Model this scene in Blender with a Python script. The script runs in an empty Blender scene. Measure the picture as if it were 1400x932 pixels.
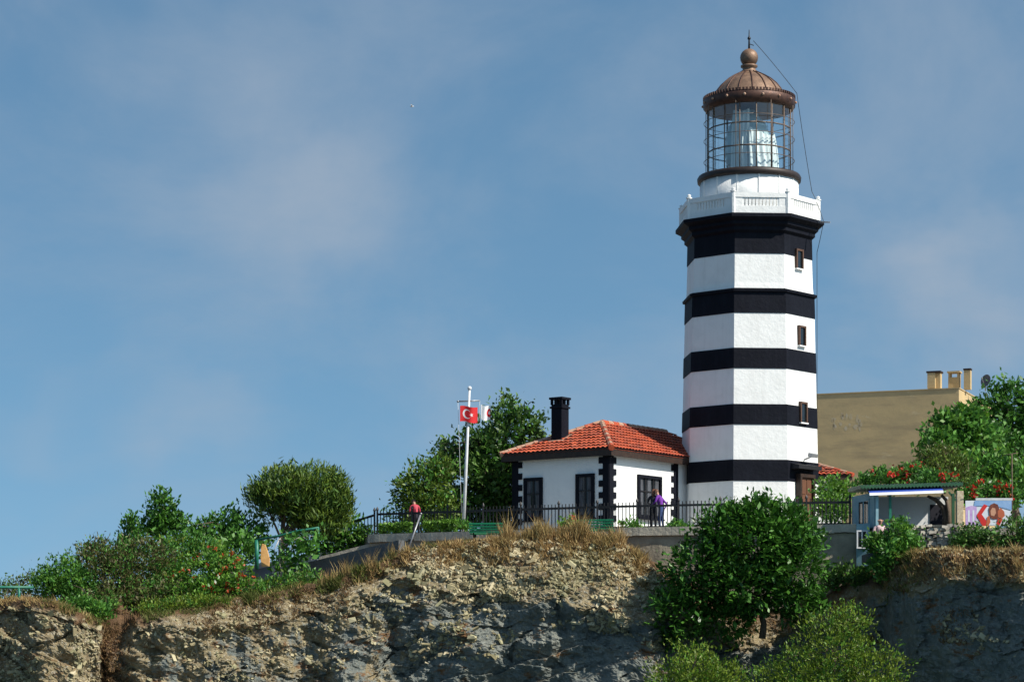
import bpy, bmesh, math, random
from mathutils import Vector, Matrix, noise

R = math.radians
SC = bpy.context.scene
COL = SC.collection

# ------------------------------------------------------------------ camera
F, HX, HY = 3200.0, 700.0, 905.0      # focal length and horizon, in pixels of the 1400 wide photo
cam = bpy.data.cameras.new('Camera')
cam.sensor_width = 36.0
cam.lens = 36.0 * F / 1400.0
cam.shift_y = (HY - 466.0) / 1400.0
cam.clip_start = 0.5
cam.clip_end = 20000
co = bpy.data.objects.new('Camera', cam)
co.location = (0, 0, 0)
co.rotation_euler = (R(90), 0, 0)
COL.objects.link(co)
SC.camera = co

# ------------------------------------------------------------------ sky and sun
SUN_AZ, SUN_EL = 61.0, 44.0           # azimuth to the right of the line from the lighthouse back to the camera
sdir = Vector((math.sin(R(SUN_AZ)) * math.cos(R(SUN_EL)), -math.cos(R(SUN_AZ)) * math.cos(R(SUN_EL)), math.sin(R(SUN_EL))))
sl = bpy.data.lights.new('Sun', 'SUN')
sl.energy = 4.6
sl.angle = R(0.5)
sl.color = (1.0, 0.94, 0.84)
so = bpy.data.objects.new('Sun', sl)
so.rotation_euler = sdir.to_track_quat('Z', 'Y').to_euler()
so.location = (40, -20, 60)
COL.objects.link(so)

world = bpy.data.worlds.new('World')
SC.world = world
world.use_nodes = True
wn, wl = world.node_tree.nodes, world.node_tree.links
wn.clear()


def wnode(t, **kw):
    n = wn.new(t)
    for k, v in kw.items():
        setattr(n, k, v)
    return n


wout = wnode('ShaderNodeOutputWorld')
wbg = wnode('ShaderNodeBackground')
wbg.inputs['Strength'].default_value = 0.122
wl.new(wbg.outputs[0], wout.inputs[0])
tc = wnode('ShaderNodeTexCoord')
sky = wnode('ShaderNodeTexSky', sky_type='NISHITA')
sky.sun_disc = False
sky.sun_elevation = R(SUN_EL)
sky.sun_rotation = math.atan2(sdir.x, sdir.y)
sky.altitude = 0
sky.air_density = 1.0
sky.dust_density = 0.6
sky.ozone_density = 1.6
# the clear deep blue reaches well down toward the sea: sample the sky a little higher than the line of sight
lift = wnode('ShaderNodeVectorMath', operation='ADD')
lift.inputs[1].default_value = (0, 0, 0.20)
nrm = wnode('ShaderNodeVectorMath', operation='NORMALIZE')
wl.new(tc.outputs['Generated'], lift.inputs[0])
wl.new(lift.outputs[0], nrm.inputs[0])
wl.new(nrm.outputs[0], sky.inputs[0])
# thin hazy cloud
mp = wnode('ShaderNodeMapping')
mp.inputs['Scale'].default_value = (1.0, 1.0, 1.5)
mp.inputs['Rotation'].default_value = (0, R(-12), 0)
wl.new(tc.outputs['Generated'], mp.inputs[0])
n1 = wnode('ShaderNodeTexNoise')
n1.inputs['Scale'].default_value = 5.2
n1.inputs['Detail'].default_value = 8.0
n1.inputs['Roughness'].default_value = 0.58
n1.inputs['Distortion'].default_value = 0.35
wl.new(mp.outputs[0], n1.inputs[0])
r1 = wnode('ShaderNodeMapRange', interpolation_type='SMOOTHSTEP')
r1.inputs['From Min'].default_value = 0.36
r1.inputs['From Max'].default_value = 0.70
r1.inputs['To Max'].default_value = 0.42
wl.new(n1.outputs['Fac'], r1.inputs['Value'])
last = r1.outputs[0]


def cloud_bank(px, py, wide, amount):
    """a soft bank of cloud about one direction of the sky"""
    global last
    d = Vector(((px - HX) / F, 1.0, (HY - py) / F)).normalized()
    dist = wnode('ShaderNodeVectorMath', operation='DISTANCE')
    n2 = wnode('ShaderNodeVectorMath', operation='SCALE')
    n2.inputs['Scale'].default_value = 0.10
    nv = wnode('ShaderNodeTexNoise')
    nv.inputs['Scale'].default_value = 14
    nv.inputs['Detail'].default_value = 4
    wl.new(tc.outputs['Generated'], nv.inputs[0])
    wl.new(nv.outputs['Color'], n2.inputs[0])
    ad = wnode('ShaderNodeVectorMath', operation='ADD')
    wl.new(tc.outputs['Generated'], ad.inputs[0])
    wl.new(n2.outputs[0], ad.inputs[1])
    sc = wnode('ShaderNodeVectorMath', operation='MULTIPLY')
    sc.inputs[1].default_value = (1, 1, 1.7)
    wl.new(ad.outputs[0], sc.inputs[0])
    wl.new(sc.outputs[0], dist.inputs[0])
    dist.inputs[1].default_value = (d.x + .05, d.y + .05, (d.z + .05) * 1.7)
    mr = wnode('ShaderNodeMapRange', interpolation_type='SMOOTHERSTEP')
    mr.inputs['From Min'].default_value = wide
    mr.inputs['From Max'].default_value = 0.0
    mr.inputs['To Max'].default_value = amount
    wl.new(dist.outputs['Value'], mr.inputs['Value'])
    a = wnode('ShaderNodeMath', operation='ADD', use_clamp=True)
    wl.new(last, a.inputs[0])
    wl.new(mr.outputs[0], a.inputs[1])
    last = a.outputs[0]


cloud_bank(420, 290, 0.09, 0.36)
cloud_bank(1290, 410, 0.075, 0.50)
cloud_bank(330, 60, 0.09, 0.22)
cloud_bank(270, 560, 0.06, 0.25)
cloud_bank(20, 580, 0.05, 0.22)
tint = wnode('ShaderNodeMix', data_type='RGBA', blend_type='MULTIPLY')
tint.inputs[0].default_value = 1.0
tint.inputs[7].default_value = (0.62, 0.81, 0.79, 1)
wl.new(sky.outputs[0], tint.inputs[6])
cm = wnode('ShaderNodeMix', data_type='RGBA', blend_type='MIX')
wl.new(last, cm.inputs[0])
wl.new(tint.outputs[2], cm.inputs[6])
cm.inputs[7].default_value = (2.35, 2.75, 3.3, 1)
wl.new(cm.outputs[2], wbg.inputs[0])

SC.view_settings.view_transform = 'Standard'
SC.view_settings.look = 'None'
SC.view_settings.gamma = 1
SC.view_settings.exposure = 0.44
SC.render.film_transparent = False
SC.cycles.max_bounces = 6
SC.cycles.transparent_max_bounces = 12


# ------------------------------------------------------------------ helpers
def P(px, py, Y):
    """the point seen at photo pixel (px, py) at distance Y"""
    return Vector(((px - HX) / F * Y, Y, (HY - py) / F * Y))


def interp(x, pts):
    if x <= pts[0][0]:
        return pts[0][1]
    for (a, va), (b, vb) in zip(pts, pts[1:]):
        if x <= b:
            t = (x - a) / (b - a)
            return va + (vb - va) * t
    return pts[-1][1]


def sinterp(x, pts):
    if x <= pts[0][0]:
        return pts[0][1]
    for (a, va), (b, vb) in zip(pts, pts[1:]):
        if x <= b:
            t = (x - a) / (b - a)
            t = t * t * (3 - 2 * t)
            return va + (vb - va) * t
    return pts[-1][1]


def sstep(a, b, x):
    t = min(1, max(0, (x - a) / (b - a)))
    return t * t * (3 - 2 * t)


def world_loc(o):
    v = Vector(o.location)
    while o.parent:
        o = o.parent
        v += Vector(o.location)
    return v


def tag(o, label=None, cat=None, group=None, kind=None):
    if label:
        o['label'] = label
    if cat:
        o['category'] = cat
    if group:
        o['group'] = group
    if kind:
        o['kind'] = kind
    return o


def thing(name, loc, label, cat, group=None):
    o = bpy.data.objects.new(name, None)
    o.empty_display_size = 0.3
    o.location = loc
    COL.objects.link(o)
    return tag(o, label, cat, group)


def copy_tree(o, parent=None):
    c = o.copy()
    COL.objects.link(c)
    c.parent = parent
    for ch in list(o.children):
        copy_tree(ch, c)
    return c


class MB:
    """collects shapes in world coordinates; build() links them as ONE mesh object"""

    def __init__(self):
        self.v, self.f, self.m, self.sm = [], [], [], []

    def add(self, vs, fs, mi=0, smooth=False):
        b = len(self.v)
        self.v.extend([tuple(q) for q in vs])
        for f in fs:
            self.f.append(tuple(i + b for i in f))
            self.m.append(mi)
            self.sm.append(smooth)

    def box(self, c, size, ax=None, mi=0):
        """box by centre and full size; ax = three axes"""
        c = Vector(c)
        X, Y, Z = ax or (Vector((1, 0, 0)), Vector((0, 1, 0)), Vector((0, 0, 1)))
        a, b, d = X * size[0] / 2, Y * size[1] / 2, Z * size[2] / 2
        vs = [c - a - b - d, c + a - b - d, c + a + b - d, c - a + b - d, c - a - b + d, c + a - b + d, c + a + b + d, c - a + b + d]
        self.add(vs, [(0, 3, 2, 1), (4, 5, 6, 7), (0, 1, 5, 4), (1, 2, 6, 5), (2, 3, 7, 6), (3, 0, 4, 7)], mi)

    def bar(self, a, b, w, h=None, mi=0):
        """square bar from a to b"""
        a, b = Vector(a), Vector(b)
        d = b - a
        L = d.length
        z = d / L
        x = z.cross(Vector((0, 0, 1)))
        if x.length < 1e-4:
            x = Vector((1, 0, 0))
        x.normalize()
        y = z.cross(x)
        self.box((a + b) / 2, (w, h or w, L), (x, y, z), mi)

    def tube(self, pts, rs, n=8, mi=0, smooth=True, cap=True):
        pts = [Vector(p) for p in pts]
        if not isinstance(rs, (list, tuple)):
            rs = [rs] * len(pts)
        vs, fs = [], []
        ref = None
        for i, p in enumerate(pts):
            d = (pts[min(i + 1, len(pts) - 1)] - pts[max(i - 1, 0)]).normalized()
            if ref is None:
                ref = d.cross(Vector((0.31, 0.95, 0.1)))
                if ref.length < 1e-3:
                    ref = d.cross(Vector((1, 0, 0)))
            x = (ref - d * ref.dot(d)).normalized()
            ref = x
            y = d.cross(x)
            for k in range(n):
                a = 2 * math.pi * k / n
                vs.append(p + (x * math.cos(a) + y * math.sin(a)) * rs[i])
        for i in range(len(pts) - 1):
            for k in range(n):
                k2 = (k + 1) % n
                fs.append((i * n + k, i * n + k2, (i + 1) * n + k2, (i + 1) * n + k))
        if cap:
            fs.append(tuple(range(n - 1, -1, -1)))
            fs.append(tuple((len(pts) - 1) * n + k for k in range(n)))
        self.add(vs, fs, mi, smooth)

    def lathe(self, c, prof, n=32, a0=0.0, mi=0, smooth=True, cap=True, mis=None):
        """rings of (radius, z) about the vertical through c; angle 0 looks at the camera"""
        vs, fs = [], []
        for r, z in prof:
            for k in range(n):
                a = a0 + 2 * math.pi * k / n
                vs.append((c[0] + r * math.sin(a), c[1] - r * math.cos(a), z))
        b = len(self.v)
        self.v.extend(vs)
        for i in range(len(prof) - 1):
            for k in range(n):
                k2 = (k + 1) % n
                self.f.append(tuple(b + q for q in (i * n + k, i * n + k2, (i + 1) * n + k2, (i + 1) * n + k)))
                self.m.append(mis[i] if mis else mi)
                self.sm.append(smooth)
        if cap:
            self.f.append(tuple(b + q for q in range(n - 1, -1, -1)))
            self.m.append(mis[0] if mis else mi)
            self.sm.append(False)
            self.f.append(tuple(b + (len(prof) - 1) * n + q for q in range(n)))
            self.m.append(mis[-1] if mis else mi)
            self.sm.append(False)

    def ball(self, c, r, n=12, mi=0, sz=1.0):
        prof = []
        for i in range(n // 2 + 1):
            t = -math.pi / 2 + math.pi * i / (n // 2)
            prof.append((max(1e-4, r * math.cos(t)), c[2] + r * sz * math.sin(t)))
        self.lathe(c, prof, n, 0, mi, True, False)

    def prism(self, poly, d, mi=0):
        """polygon (3-D points, in a plane) pushed along d"""
        d = Vector(d)
        poly = [Vector(q) for q in poly]
        n = len(poly)
        vs = poly + [q + d for q in poly]
        fs = [tuple(range(n - 1, -1, -1)), tuple(range(n, 2 * n))]
        for i in range(n):
            j = (i + 1) % n
            fs.append((i, j, n + j, n + i))
        self.add(vs, fs, mi)

    def build(self, name, mats, parent=None, loc=None, bevel=0):
        me = bpy.data.meshes.new(name)
        o = bpy.data.objects.new(name, me)
        org = Vector((0, 0, 0))
        if parent is not None:
            o.parent = parent
            org = world_loc(parent)
        elif loc is not None:
            o.location = loc
            org = Vector(loc)
        me.from_pydata([(q[0] - org.x, q[1] - org.y, q[2] - org.z) for q in self.v], [], self.f)
        if not isinstance(mats, (list, tuple)):
            mats = [mats]
        for m in mats:
            me.materials.append(m)
        me.polygons.foreach_set('material_index', self.m)
        me.polygons.foreach_set('use_smooth', self.sm)
        me.update()
        if bevel:
            bm = bmesh.new()
            bm.from_mesh(me)
            es = [e for e in bm.edges if len(e.link_faces) == 2 and e.calc_face_angle(0) > 0.6]
            bmesh.ops.bevel(bm, geom=es, offset=bevel, segments=1, affect='EDGES', clamp_overlap=True)
            bm.to_mesh(me)
            bm.free()
        COL.objects.link(o)
        return o


# ------------------------------------------------------------------ materials
def newmat(name):
    m = bpy.data.materials.new(name)
    m.use_nodes = True
    nt = m.node_tree
    b = nt.nodes['Principled BSDF']
    return m, nt.nodes, nt.links, b


def mix_rgb(ns, ls, fac, a, b, blend='MIX'):
    n = ns.new('ShaderNodeMix')
    n.data_type = 'RGBA'
    n.blend_type = blend
    for i, v in ((0, fac), (6, a), (7, b)):
        if hasattr(v, 'node'):
            ls.new(v, n.inputs[i])
        elif isinstance(v, (int, float)):
            n.inputs[i].default_value = v
        else:
            n.inputs[i].default_value = (v[0], v[1], v[2], 1)
    return n.outputs[2]


def noise_fac(ns, ls, scale, lo, hi, detail=5, rough=0.6, vec=None, sc3=None):
    t = ns.new('ShaderNodeTexNoise')
    t.inputs['Scale'].default_value = scale
    t.inputs['Detail'].default_value = detail
    t.inputs['Roughness'].default_value = rough
    c = ns.new('ShaderNodeTexCoord')
    v = vec or c.outputs['Object']
    if sc3:
        mp_ = ns.new('ShaderNodeMapping')
        mp_.inputs['Scale'].default_value = sc3
        ls.new(v, mp_.inputs[0])
        v = mp_.outputs[0]
    ls.new(v, t.inputs[0])
    r = ns.new('ShaderNodeMapRange')
    r.inputs['From Min'].default_value = lo
    r.inputs['From Max'].default_value = hi
    ls.new(t.outputs['Fac'], r.inputs['Value'])
    return r.outputs[0]


def bump(ns, ls, b, h, strength, dist):
    n = ns.new('ShaderNodeBump')
    n.inputs['Strength'].default_value = strength
    n.inputs['Distance'].default_value = dist
    ls.new(h, n.inputs['Height'])
    ls.new(n.outputs[0], b.inputs['Normal'])


def mat(name, col, col2=None, rough=0.7, scale=2.0, metal=0.0, bmp=0.0, sc3=None, spec=0.4, bscale=None):
    m, ns, ls, b = newmat(name)
    b.inputs['Roughness'].default_value = rough
    b.inputs['Metallic'].default_value = metal
    b.inputs['Specular IOR Level'].default_value = spec
    c2 = col2 or tuple(q * 0.8 for q in col)
    f = noise_fac(ns, ls, scale, 0.35, 0.7, sc3=sc3)
    ls.new(mix_rgb(ns, ls, f, col, c2), b.inputs['Base Color'])
    if bmp:
        h = noise_fac(ns, ls, bscale or scale * 5, 0.2, 0.8)
        bump(ns, ls, b, h, bmp, 0.03)
    return m


def leafmat(name, cols, trans=0.25, rough=0.5):
    m, ns, ls, b = newmat(name)
    g = ns.new('ShaderNodeNewGeometry')
    r = ns.new('ShaderNodeValToRGB')
    el = r.color_ramp.elements
    while len(el) < len(cols):
        el.new(0.5)
    for i, c in enumerate(cols):
        el[i].position = i / (len(cols) - 1)
        el[i].color = (c[0], c[1], c[2], 1)
    ls.new(g.outputs['Random Per Island'], r.inputs[0])
    f = noise_fac(ns, ls, 0.9, 0.35, 0.65, 3)
    dark = mix_rgb(ns, ls, 1.0, r.outputs[0], (0.62, 0.68, 0.6), 'MULTIPLY')
    c = mix_rgb(ns, ls, f, r.outputs[0], dark)
    ls.new(c, b.inputs['Base Color'])
    b.inputs['Roughness'].default_value = rough
    b.inputs['Specular IOR Level'].default_value = 0.35
    t = ns.new('ShaderNodeBsdfTranslucent')
    ls.new(c, t.inputs[0])
    mx = ns.new('ShaderNodeMixShader')
    mx.inputs[0].default_value = trans
    ls.new(b.outputs[0], mx.inputs[1])
    ls.new(t.outputs[0], mx.inputs[2])
    ls.new(mx.outputs[0], ns['Material Output'].inputs[0])
    return m


def plaster(name, col, stain=(0.55, 0.56, 0.56), amount=0.25, spec=0.3):
    """painted render with faint rain streaks and patches"""
    m, ns, ls, b = newmat(name)
    b.inputs['Roughness'].default_value = 0.65
    b.inputs['Specular IOR Level'].default_value = spec
    f1 = noise_fac(ns, ls, 1.4, 0.45, 0.8, 6, 0.65)
    f2 = noise_fac(ns, ls, 2.2, 0.5, 0.85, 5, 0.6, sc3=(2.6, 2.6, 0.22))
    mth = ns.new('ShaderNodeMath')
    mth.operation = 'ADD'
    ls.new(f1, mth.inputs[0])
    ls.new(f2, mth.inputs[1])
    m2 = ns.new('ShaderNodeMath')
    m2.operation = 'MULTIPLY'
    m2.use_clamp = True
    m2.inputs[1].default_value = amount
    ls.new(mth.outputs[0], m2.inputs[0])
    ls.new(mix_rgb(ns, ls, m2.outputs[0], col, stain), b.inputs['Base Color'])
    h = noise_fac(ns, ls, 6, 0.2, 0.8, 6)
    bump(ns, ls, b, h, 0.35, 0.03)
    return m


M = {}
M['white'] = plaster('white_paint', (0.84, 0.84, 0.82), (0.46, 0.45, 0.42), 0.22)
M['black'] = plaster('black_paint', (0.006, 0.007, 0.012), (0.012, 0.014, 0.022), 0.6, 0.1)
M['house_white'] = plaster('house_white_paint', (0.80, 0.81, 0.80), (0.58, 0.60, 0.60), 0.2)
M['iron'] = mat('black_iron', (0.010, 0.010, 0.013), (0.02, 0.018, 0.018), 0.5, 8)
M['copper'] = mat('brown_copper', (0.27, 0.165, 0.105), (0.13, 0.08, 0.055), 0.5, 3.5, 0.25, 0.2)
M['bar_bronze'] = mat('grey_bronze_bar', (0.17, 0.12, 0.09), (0.10, 0.07, 0.055), 0.5, 6)
M['ring_dark'] = mat('blackened_bronze', (0.035, 0.022, 0.018), (0.02, 0.014, 0.013), 0.5, 5)
M['copper_dark'] = mat('dark_copper', (0.10, 0.048, 0.032), (0.045, 0.024, 0.02), 0.5, 5, 0.4, 0.2)
M['brown_wood'] = mat('brown_wood', (0.15, 0.062, 0.03), (0.085, 0.036, 0.02), 0.6, 4, sc3=(6, 6, 0.6))
M['fascia'] = mat('dark_stained_wood', (0.040, 0.020, 0.012), (0.02, 0.012, 0.009), 0.55, 5)
M['tower_frame'] = mat('dark_brown_frame', (0.10, 0.05, 0.03), (0.06, 0.03, 0.02), 0.7, 5)
M['tile'] = mat('orange_roof_tile', (0.46, 0.075, 0.026), (0.25, 0.05, 0.024), 0.8, 2.2, bmp=0.3)
m, ns, ls, b = newmat('old_roof_tile')
b.inputs['Roughness'].default_value = 0.85
v_ = ns.new('ShaderNodeTexVoronoi')
v_.inputs['Scale'].default_value = 3.6
tc_ = ns.new('ShaderNodeTexCoord')
ls.new(tc_.outputs['Object'], v_.inputs[0])
sp_ = ns.new('ShaderNodeSeparateColor')
ls.new(v_.outputs['Color'], sp_.inputs[0])
c_ = mix_rgb(ns, ls, sp_.outputs[0], (0.50, 0.085, 0.028), (0.27, 0.05, 0.026))
c_ = mix_rgb(ns, ls, noise_fac(ns, ls, 1.3, 0.52, 0.72, 6, 0.7), c_, (0.17, 0.06, 0.04))
c_ = mix_rgb(ns, ls, noise_fac(ns, ls, 4.5, 0.62, 0.72, 4, 0.7), c_, (0.42, 0.24, 0.15))
ls.new(c_, b.inputs['Base Color'])
bump(ns, ls, b, noise_fac(ns, ls, 14, 0.2, 0.8), 0.3, 0.02)
M['tile'] = m
M['mortar'] = mat('pale_mortar', (0.46, 0.31, 0.22), (0.34, 0.15, 0.09), 0.85, 6)
M['concrete'] = mat('weathered_concrete', (0.50, 0.46, 0.37), (0.30, 0.275, 0.225), 0.9, 1.6, bmp=0.6)
M['concrete_dark'] = mat('old_grey_concrete', (0.13, 0.135, 0.14), (0.075, 0.08, 0.085), 0.9, 1.4, bmp=0.6)
M['wall_grey'] = mat('stained_grey_concrete', (0.38, 0.335, 0.25), (0.21, 0.19, 0.15), 0.9, 1.3, bmp=0.6)
M['concrete_blue'] = mat('bluish_painted_concrete', (0.17, 0.21, 0.25), (0.10, 0.125, 0.15), 0.8, 2)
M['stone'] = mat('pale_rubble_stone', (0.46, 0.42, 0.35), (0.30, 0.28, 0.245), 0.9, 3, bmp=0.5)
M['chip'] = leafmat('flaky_limestone', [(0.24, 0.19, 0.11), (0.38, 0.315, 0.185), (0.54, 0.465, 0.31)], 0.0, 0.9)
M['green_paint'] = mat('green_paint', (0.02, 0.34, 0.15), (0.016, 0.26, 0.12), 0.45, 6)
M['green_rail'] = mat('green_metal', (0.02, 0.19, 0.12), (0.015, 0.12, 0.08), 0.45, 6)
M['roof_green'] = mat('green_corrugated_sheet', (0.035, 0.12, 0.055), (0.025, 0.08, 0.04), 0.5, 4)
M['teal'] = mat('teal_painted_boards', (0.28, 0.45, 0.50), (0.18, 0.33, 0.39), 0.6, 3)
M['blue'] = mat('blue_awning_cloth', (0.03, 0.08, 0.42), None, 0.6)
M['white_cloth'] = mat('white_cloth', (0.78, 0.78, 0.78), (0.68, 0.69, 0.7), 0.7, 6)
M['white_metal'] = mat('white_metal', (0.72, 0.73, 0.74), (0.55, 0.56, 0.57), 0.4, 5)
M['grey_metal'] = mat('grey_metal', (0.34, 0.35, 0.37), (0.2, 0.21, 0.22), 0.4, 6, 0.4)
M['bark'] = mat('grey_brown_bark', (0.16, 0.115, 0.08), (0.075, 0.055, 0.04), 0.9, 5, sc3=(4, 4, 0.7), bmp=0.5)
M['bark_pale'] = mat('pale_bark', (0.55, 0.50, 0.44), (0.30, 0.26, 0.22), 0.85, 5)
M['red'] = mat('red_cloth', (0.62, 0.018, 0.022), (0.5, 0.012, 0.018), 0.7, 4)
M['skin'] = mat('skin', (0.50, 0.27, 0.19), (0.44, 0.23, 0.16), 0.55, 8)
M['hair'] = mat('dark_hair', (0.03, 0.018, 0.012), (0.06, 0.03, 0.018), 0.6, 9)
M['hair_brown'] = mat('brown_hair', (0.14, 0.055, 0.025), (0.07, 0.03, 0.015), 0.55, 9)
M['navy_cloth'] = mat('dark_cloth', (0.012, 0.013, 0.022), (0.02, 0.02, 0.03), 0.85, 6)
M['purple'] = mat('purple_cloth', (0.17, 0.03, 0.33), (0.11, 0.018, 0.22), 0.8, 6)
M['jeans'] = mat('blue_denim', (0.045, 0.085, 0.22), (0.03, 0.055, 0.15), 0.85, 7)
M['red_jacket'] = mat('pinkish_red_jacket', (0.50, 0.06, 0.09), (0.36, 0.035, 0.055), 0.75, 5)
M['check_shirt'] = mat('pale_pink_shirt', (0.66, 0.52, 0.52), (0.5, 0.30, 0.32), 0.8, 14)
M['eye'] = mat('dark_eye', (0.01, 0.008, 0.008), None, 0.3)
M['board_wood'] = mat('varnished_board', (0.62, 0.36, 0.13), (0.45, 0.22, 0.07), 0.6, 4)

# beige building: stucco in shade and sun with faded patches of old paint
m, ns, ls, b = newmat('beige_stucco')
b.inputs['Roughness'].default_value = 0.9
f = noise_fac(ns, ls, 0.7, 0.35, 0.7, 6, 0.65, sc3=(1, 1, 1.6))
c = mix_rgb(ns, ls, f, (0.55, 0.40, 0.20), (0.44, 0.33, 0.175))
f = noise_fac(ns, ls, 1.0, 0.62, 0.72, 6, 0.7, sc3=(0.6, 0.6, 1.4))
c = mix_rgb(ns, ls, f, c, (0.60, 0.48, 0.29))
f = noise_fac(ns, ls, 0.8, 0.48, 0.7, 6, 0.65, sc3=(0.35, 0.35, 2.4))
c = mix_rgb(ns, ls, f, c, (0.36, 0.27, 0.15))
ls.new(c, b.inputs['Base Color'])
bump(ns, ls, b, noise_fac(ns, ls, 5, 0.2, 0.8, 6), 0.12, 0.03)
M['stucco'] = m
M['faded_paint'] = mat('faded_grey_paint', (0.53, 0.44, 0.31), (0.51, 0.38, 0.20), 0.9, 5)

# glass of the lantern
m, ns, ls, b = newmat('lantern_glass')
tr = ns.new('ShaderNodeBsdfTransparent')
tr.inputs[0].default_value = (0.90, 0.955, 0.96, 1)
gl = ns.new('ShaderNodeBsdfGlossy')
gl.inputs['Roughness'].default_value = 0.03
gl.inputs[0].default_value = (0.9, 0.95, 1, 1)
fr0 = ns.new('ShaderNodeLayerWeight')
fr1 = ns.new('ShaderNodeMath')
fr1.operation = 'POWER'
fr1.inputs[1].default_value = 4.0
ls.new(fr0.outputs['Facing'], fr1.inputs[0])
fr = ns.new('ShaderNodeMapRange')
fr.inputs['To Min'].default_value = 0.10
fr.inputs['To Max'].default_value = 0.6
ls.new(fr1.outputs[0], fr.inputs['Value'])
mx = ns.new('ShaderNodeMixShader')
ls.new(fr.outputs[0], mx.inputs[0])
ls.new(tr.outputs[0], mx.inputs[1])
ls.new(gl.outputs[0], mx.inputs[2])
ls.new(mx.outputs[0], ns['Material Output'].inputs[0])
M['glass'] = m
m, ns, ls, b = newmat('window_pane')
b.inputs['Base Color'].default_value = (0.012, 0.016, 0.02, 1)
b.inputs['Roughness'].default_value = 0.08
M['pane'] = m
m, ns, ls, b = newmat('lens_glass')
b.inputs['Base Color'].default_value = (0.45, 0.56, 0.58, 1)
b.inputs['Roughness'].default_value = 0.15
b.inputs['Specular IOR Level'].default_value = 0.8
M['lens'] = m
M['curtain'] = mat('white_curtain', (0.84, 0.86, 0.84), (0.72, 0.77, 0.76), 0.8, 3, sc3=(4, 4, 0.5))

# leaves
M['leaf_dark'] = leafmat('dark_glossy_leaf', [(0.031, 0.087, 0.015), (0.06, 0.175, 0.023), (0.12, 0.29, 0.04)], 0.18, 0.38)
M['leaf_olive'] = leafmat('dark_green_leaf', [(0.036, 0.075, 0.021), (0.072, 0.152, 0.03), (0.137, 0.248, 0.047)], 0.2)
M['leaf_mid'] = leafmat('mid_green_leaf', [(0.048, 0.133, 0.027), (0.088, 0.246, 0.037), (0.159, 0.369, 0.059)], 0.28)
M['leaf_bright'] = leafmat('bright_green_leaf', [(0.069, 0.152, 0.021), (0.124, 0.276, 0.028), (0.207, 0.386, 0.048)], 0.3)
M['leaf_yellow'] = leafmat('yellow_green_leaf', [(0.094, 0.138, 0.015), (0.163, 0.237, 0.022), (0.25, 0.338, 0.037)], 0.3)
M['leaf_pine'] = leafmat('pine_needles', [(0.052, 0.087, 0.013), (0.11, 0.173, 0.02), (0.188, 0.277, 0.033)], 0.15)
M['leaf_brown'] = leafmat('browned_leaf', [(0.093, 0.075, 0.032), (0.137, 0.121, 0.046), (0.109, 0.181, 0.032)], 0.2)
M['flower_red'] = leafmat('red_flower', [(0.55, 0.02, 0.012), (0.75, 0.05, 0.03)], 0.25)
M['flower_orange'] = leafmat('orange_red_flower', [(0.45, 0.06, 0.02), (0.60, 0.11, 0.04)], 0.25)
M['dry_grass'] = leafmat('dry_grass_blade', [(0.25, 0.14, 0.06), (0.44, 0.285, 0.115), (0.58, 0.43, 0.20)], 0.25, 0.8)
M['grass'] = leafmat('green_grass_blade', [(0.07, 0.10, 0.02), (0.13, 0.16, 0.03), (0.24, 0.22, 0.06)], 0.25, 0.7)
M['scrub'] = leafmat('brown_scrub', [(0.12, 0.06, 0.035), (0.20, 0.11, 0.05), (0.26, 0.17, 0.07)], 0.2, 0.85)

# rock
m, ns, ls, b = newmat('cliff_rock')
b.inputs['Roughness'].default_value = 0.92
b.inputs['Specular IOR Level'].default_value = 0.2
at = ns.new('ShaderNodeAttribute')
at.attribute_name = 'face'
at2 = ns.new('ShaderNodeAttribute')
at2.attribute_name = 'soil'
f1 = noise_fac(ns, ls, 1.3, 0.35, 0.68, 7, 0.7)
tan = mix_rgb(ns, ls, f1, (0.38, 0.31, 0.175), (0.22, 0.17, 0.105))
f2 = noise_fac(ns, ls, 7, 0.52, 0.62, 4, 0.7)
tan = mix_rgb(ns, ls, f2, tan, (0.47, 0.43, 0.33))
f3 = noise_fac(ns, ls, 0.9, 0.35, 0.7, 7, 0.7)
marl_shade = mix_rgb(ns, ls, f3, (0.16, 0.185, 0.175), (0.29, 0.30, 0.26))  # grey-teal marl, with the shade of steep faces put into its colour
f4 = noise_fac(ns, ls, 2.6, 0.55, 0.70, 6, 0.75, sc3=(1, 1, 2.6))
marl_shade = mix_rgb(ns, ls, f4, marl_shade, (0.30, 0.27, 0.18))
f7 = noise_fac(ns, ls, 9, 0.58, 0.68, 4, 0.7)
marl_shade = mix_rgb(ns, ls, f7, marl_shade, (0.38, 0.37, 0.30))
f5 = noise_fac(ns, ls, 1.6, -0.35, 0.35, 7, 0.7)
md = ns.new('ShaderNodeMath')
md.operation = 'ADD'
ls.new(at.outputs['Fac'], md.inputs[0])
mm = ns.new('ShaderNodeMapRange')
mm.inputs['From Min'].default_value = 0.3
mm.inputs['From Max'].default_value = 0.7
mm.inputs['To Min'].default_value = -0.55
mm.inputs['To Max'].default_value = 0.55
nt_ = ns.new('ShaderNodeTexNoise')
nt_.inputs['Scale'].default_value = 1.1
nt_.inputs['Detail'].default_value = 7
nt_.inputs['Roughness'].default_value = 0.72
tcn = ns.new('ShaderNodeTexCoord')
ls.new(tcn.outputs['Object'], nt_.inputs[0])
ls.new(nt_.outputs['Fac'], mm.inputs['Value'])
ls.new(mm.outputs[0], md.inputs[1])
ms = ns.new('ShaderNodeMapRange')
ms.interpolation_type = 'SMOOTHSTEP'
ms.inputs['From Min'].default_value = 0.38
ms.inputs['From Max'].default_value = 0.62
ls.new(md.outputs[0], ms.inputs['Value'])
rock = mix_rgb(ns, ls, ms.outputs[0], tan, marl_shade)
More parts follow.
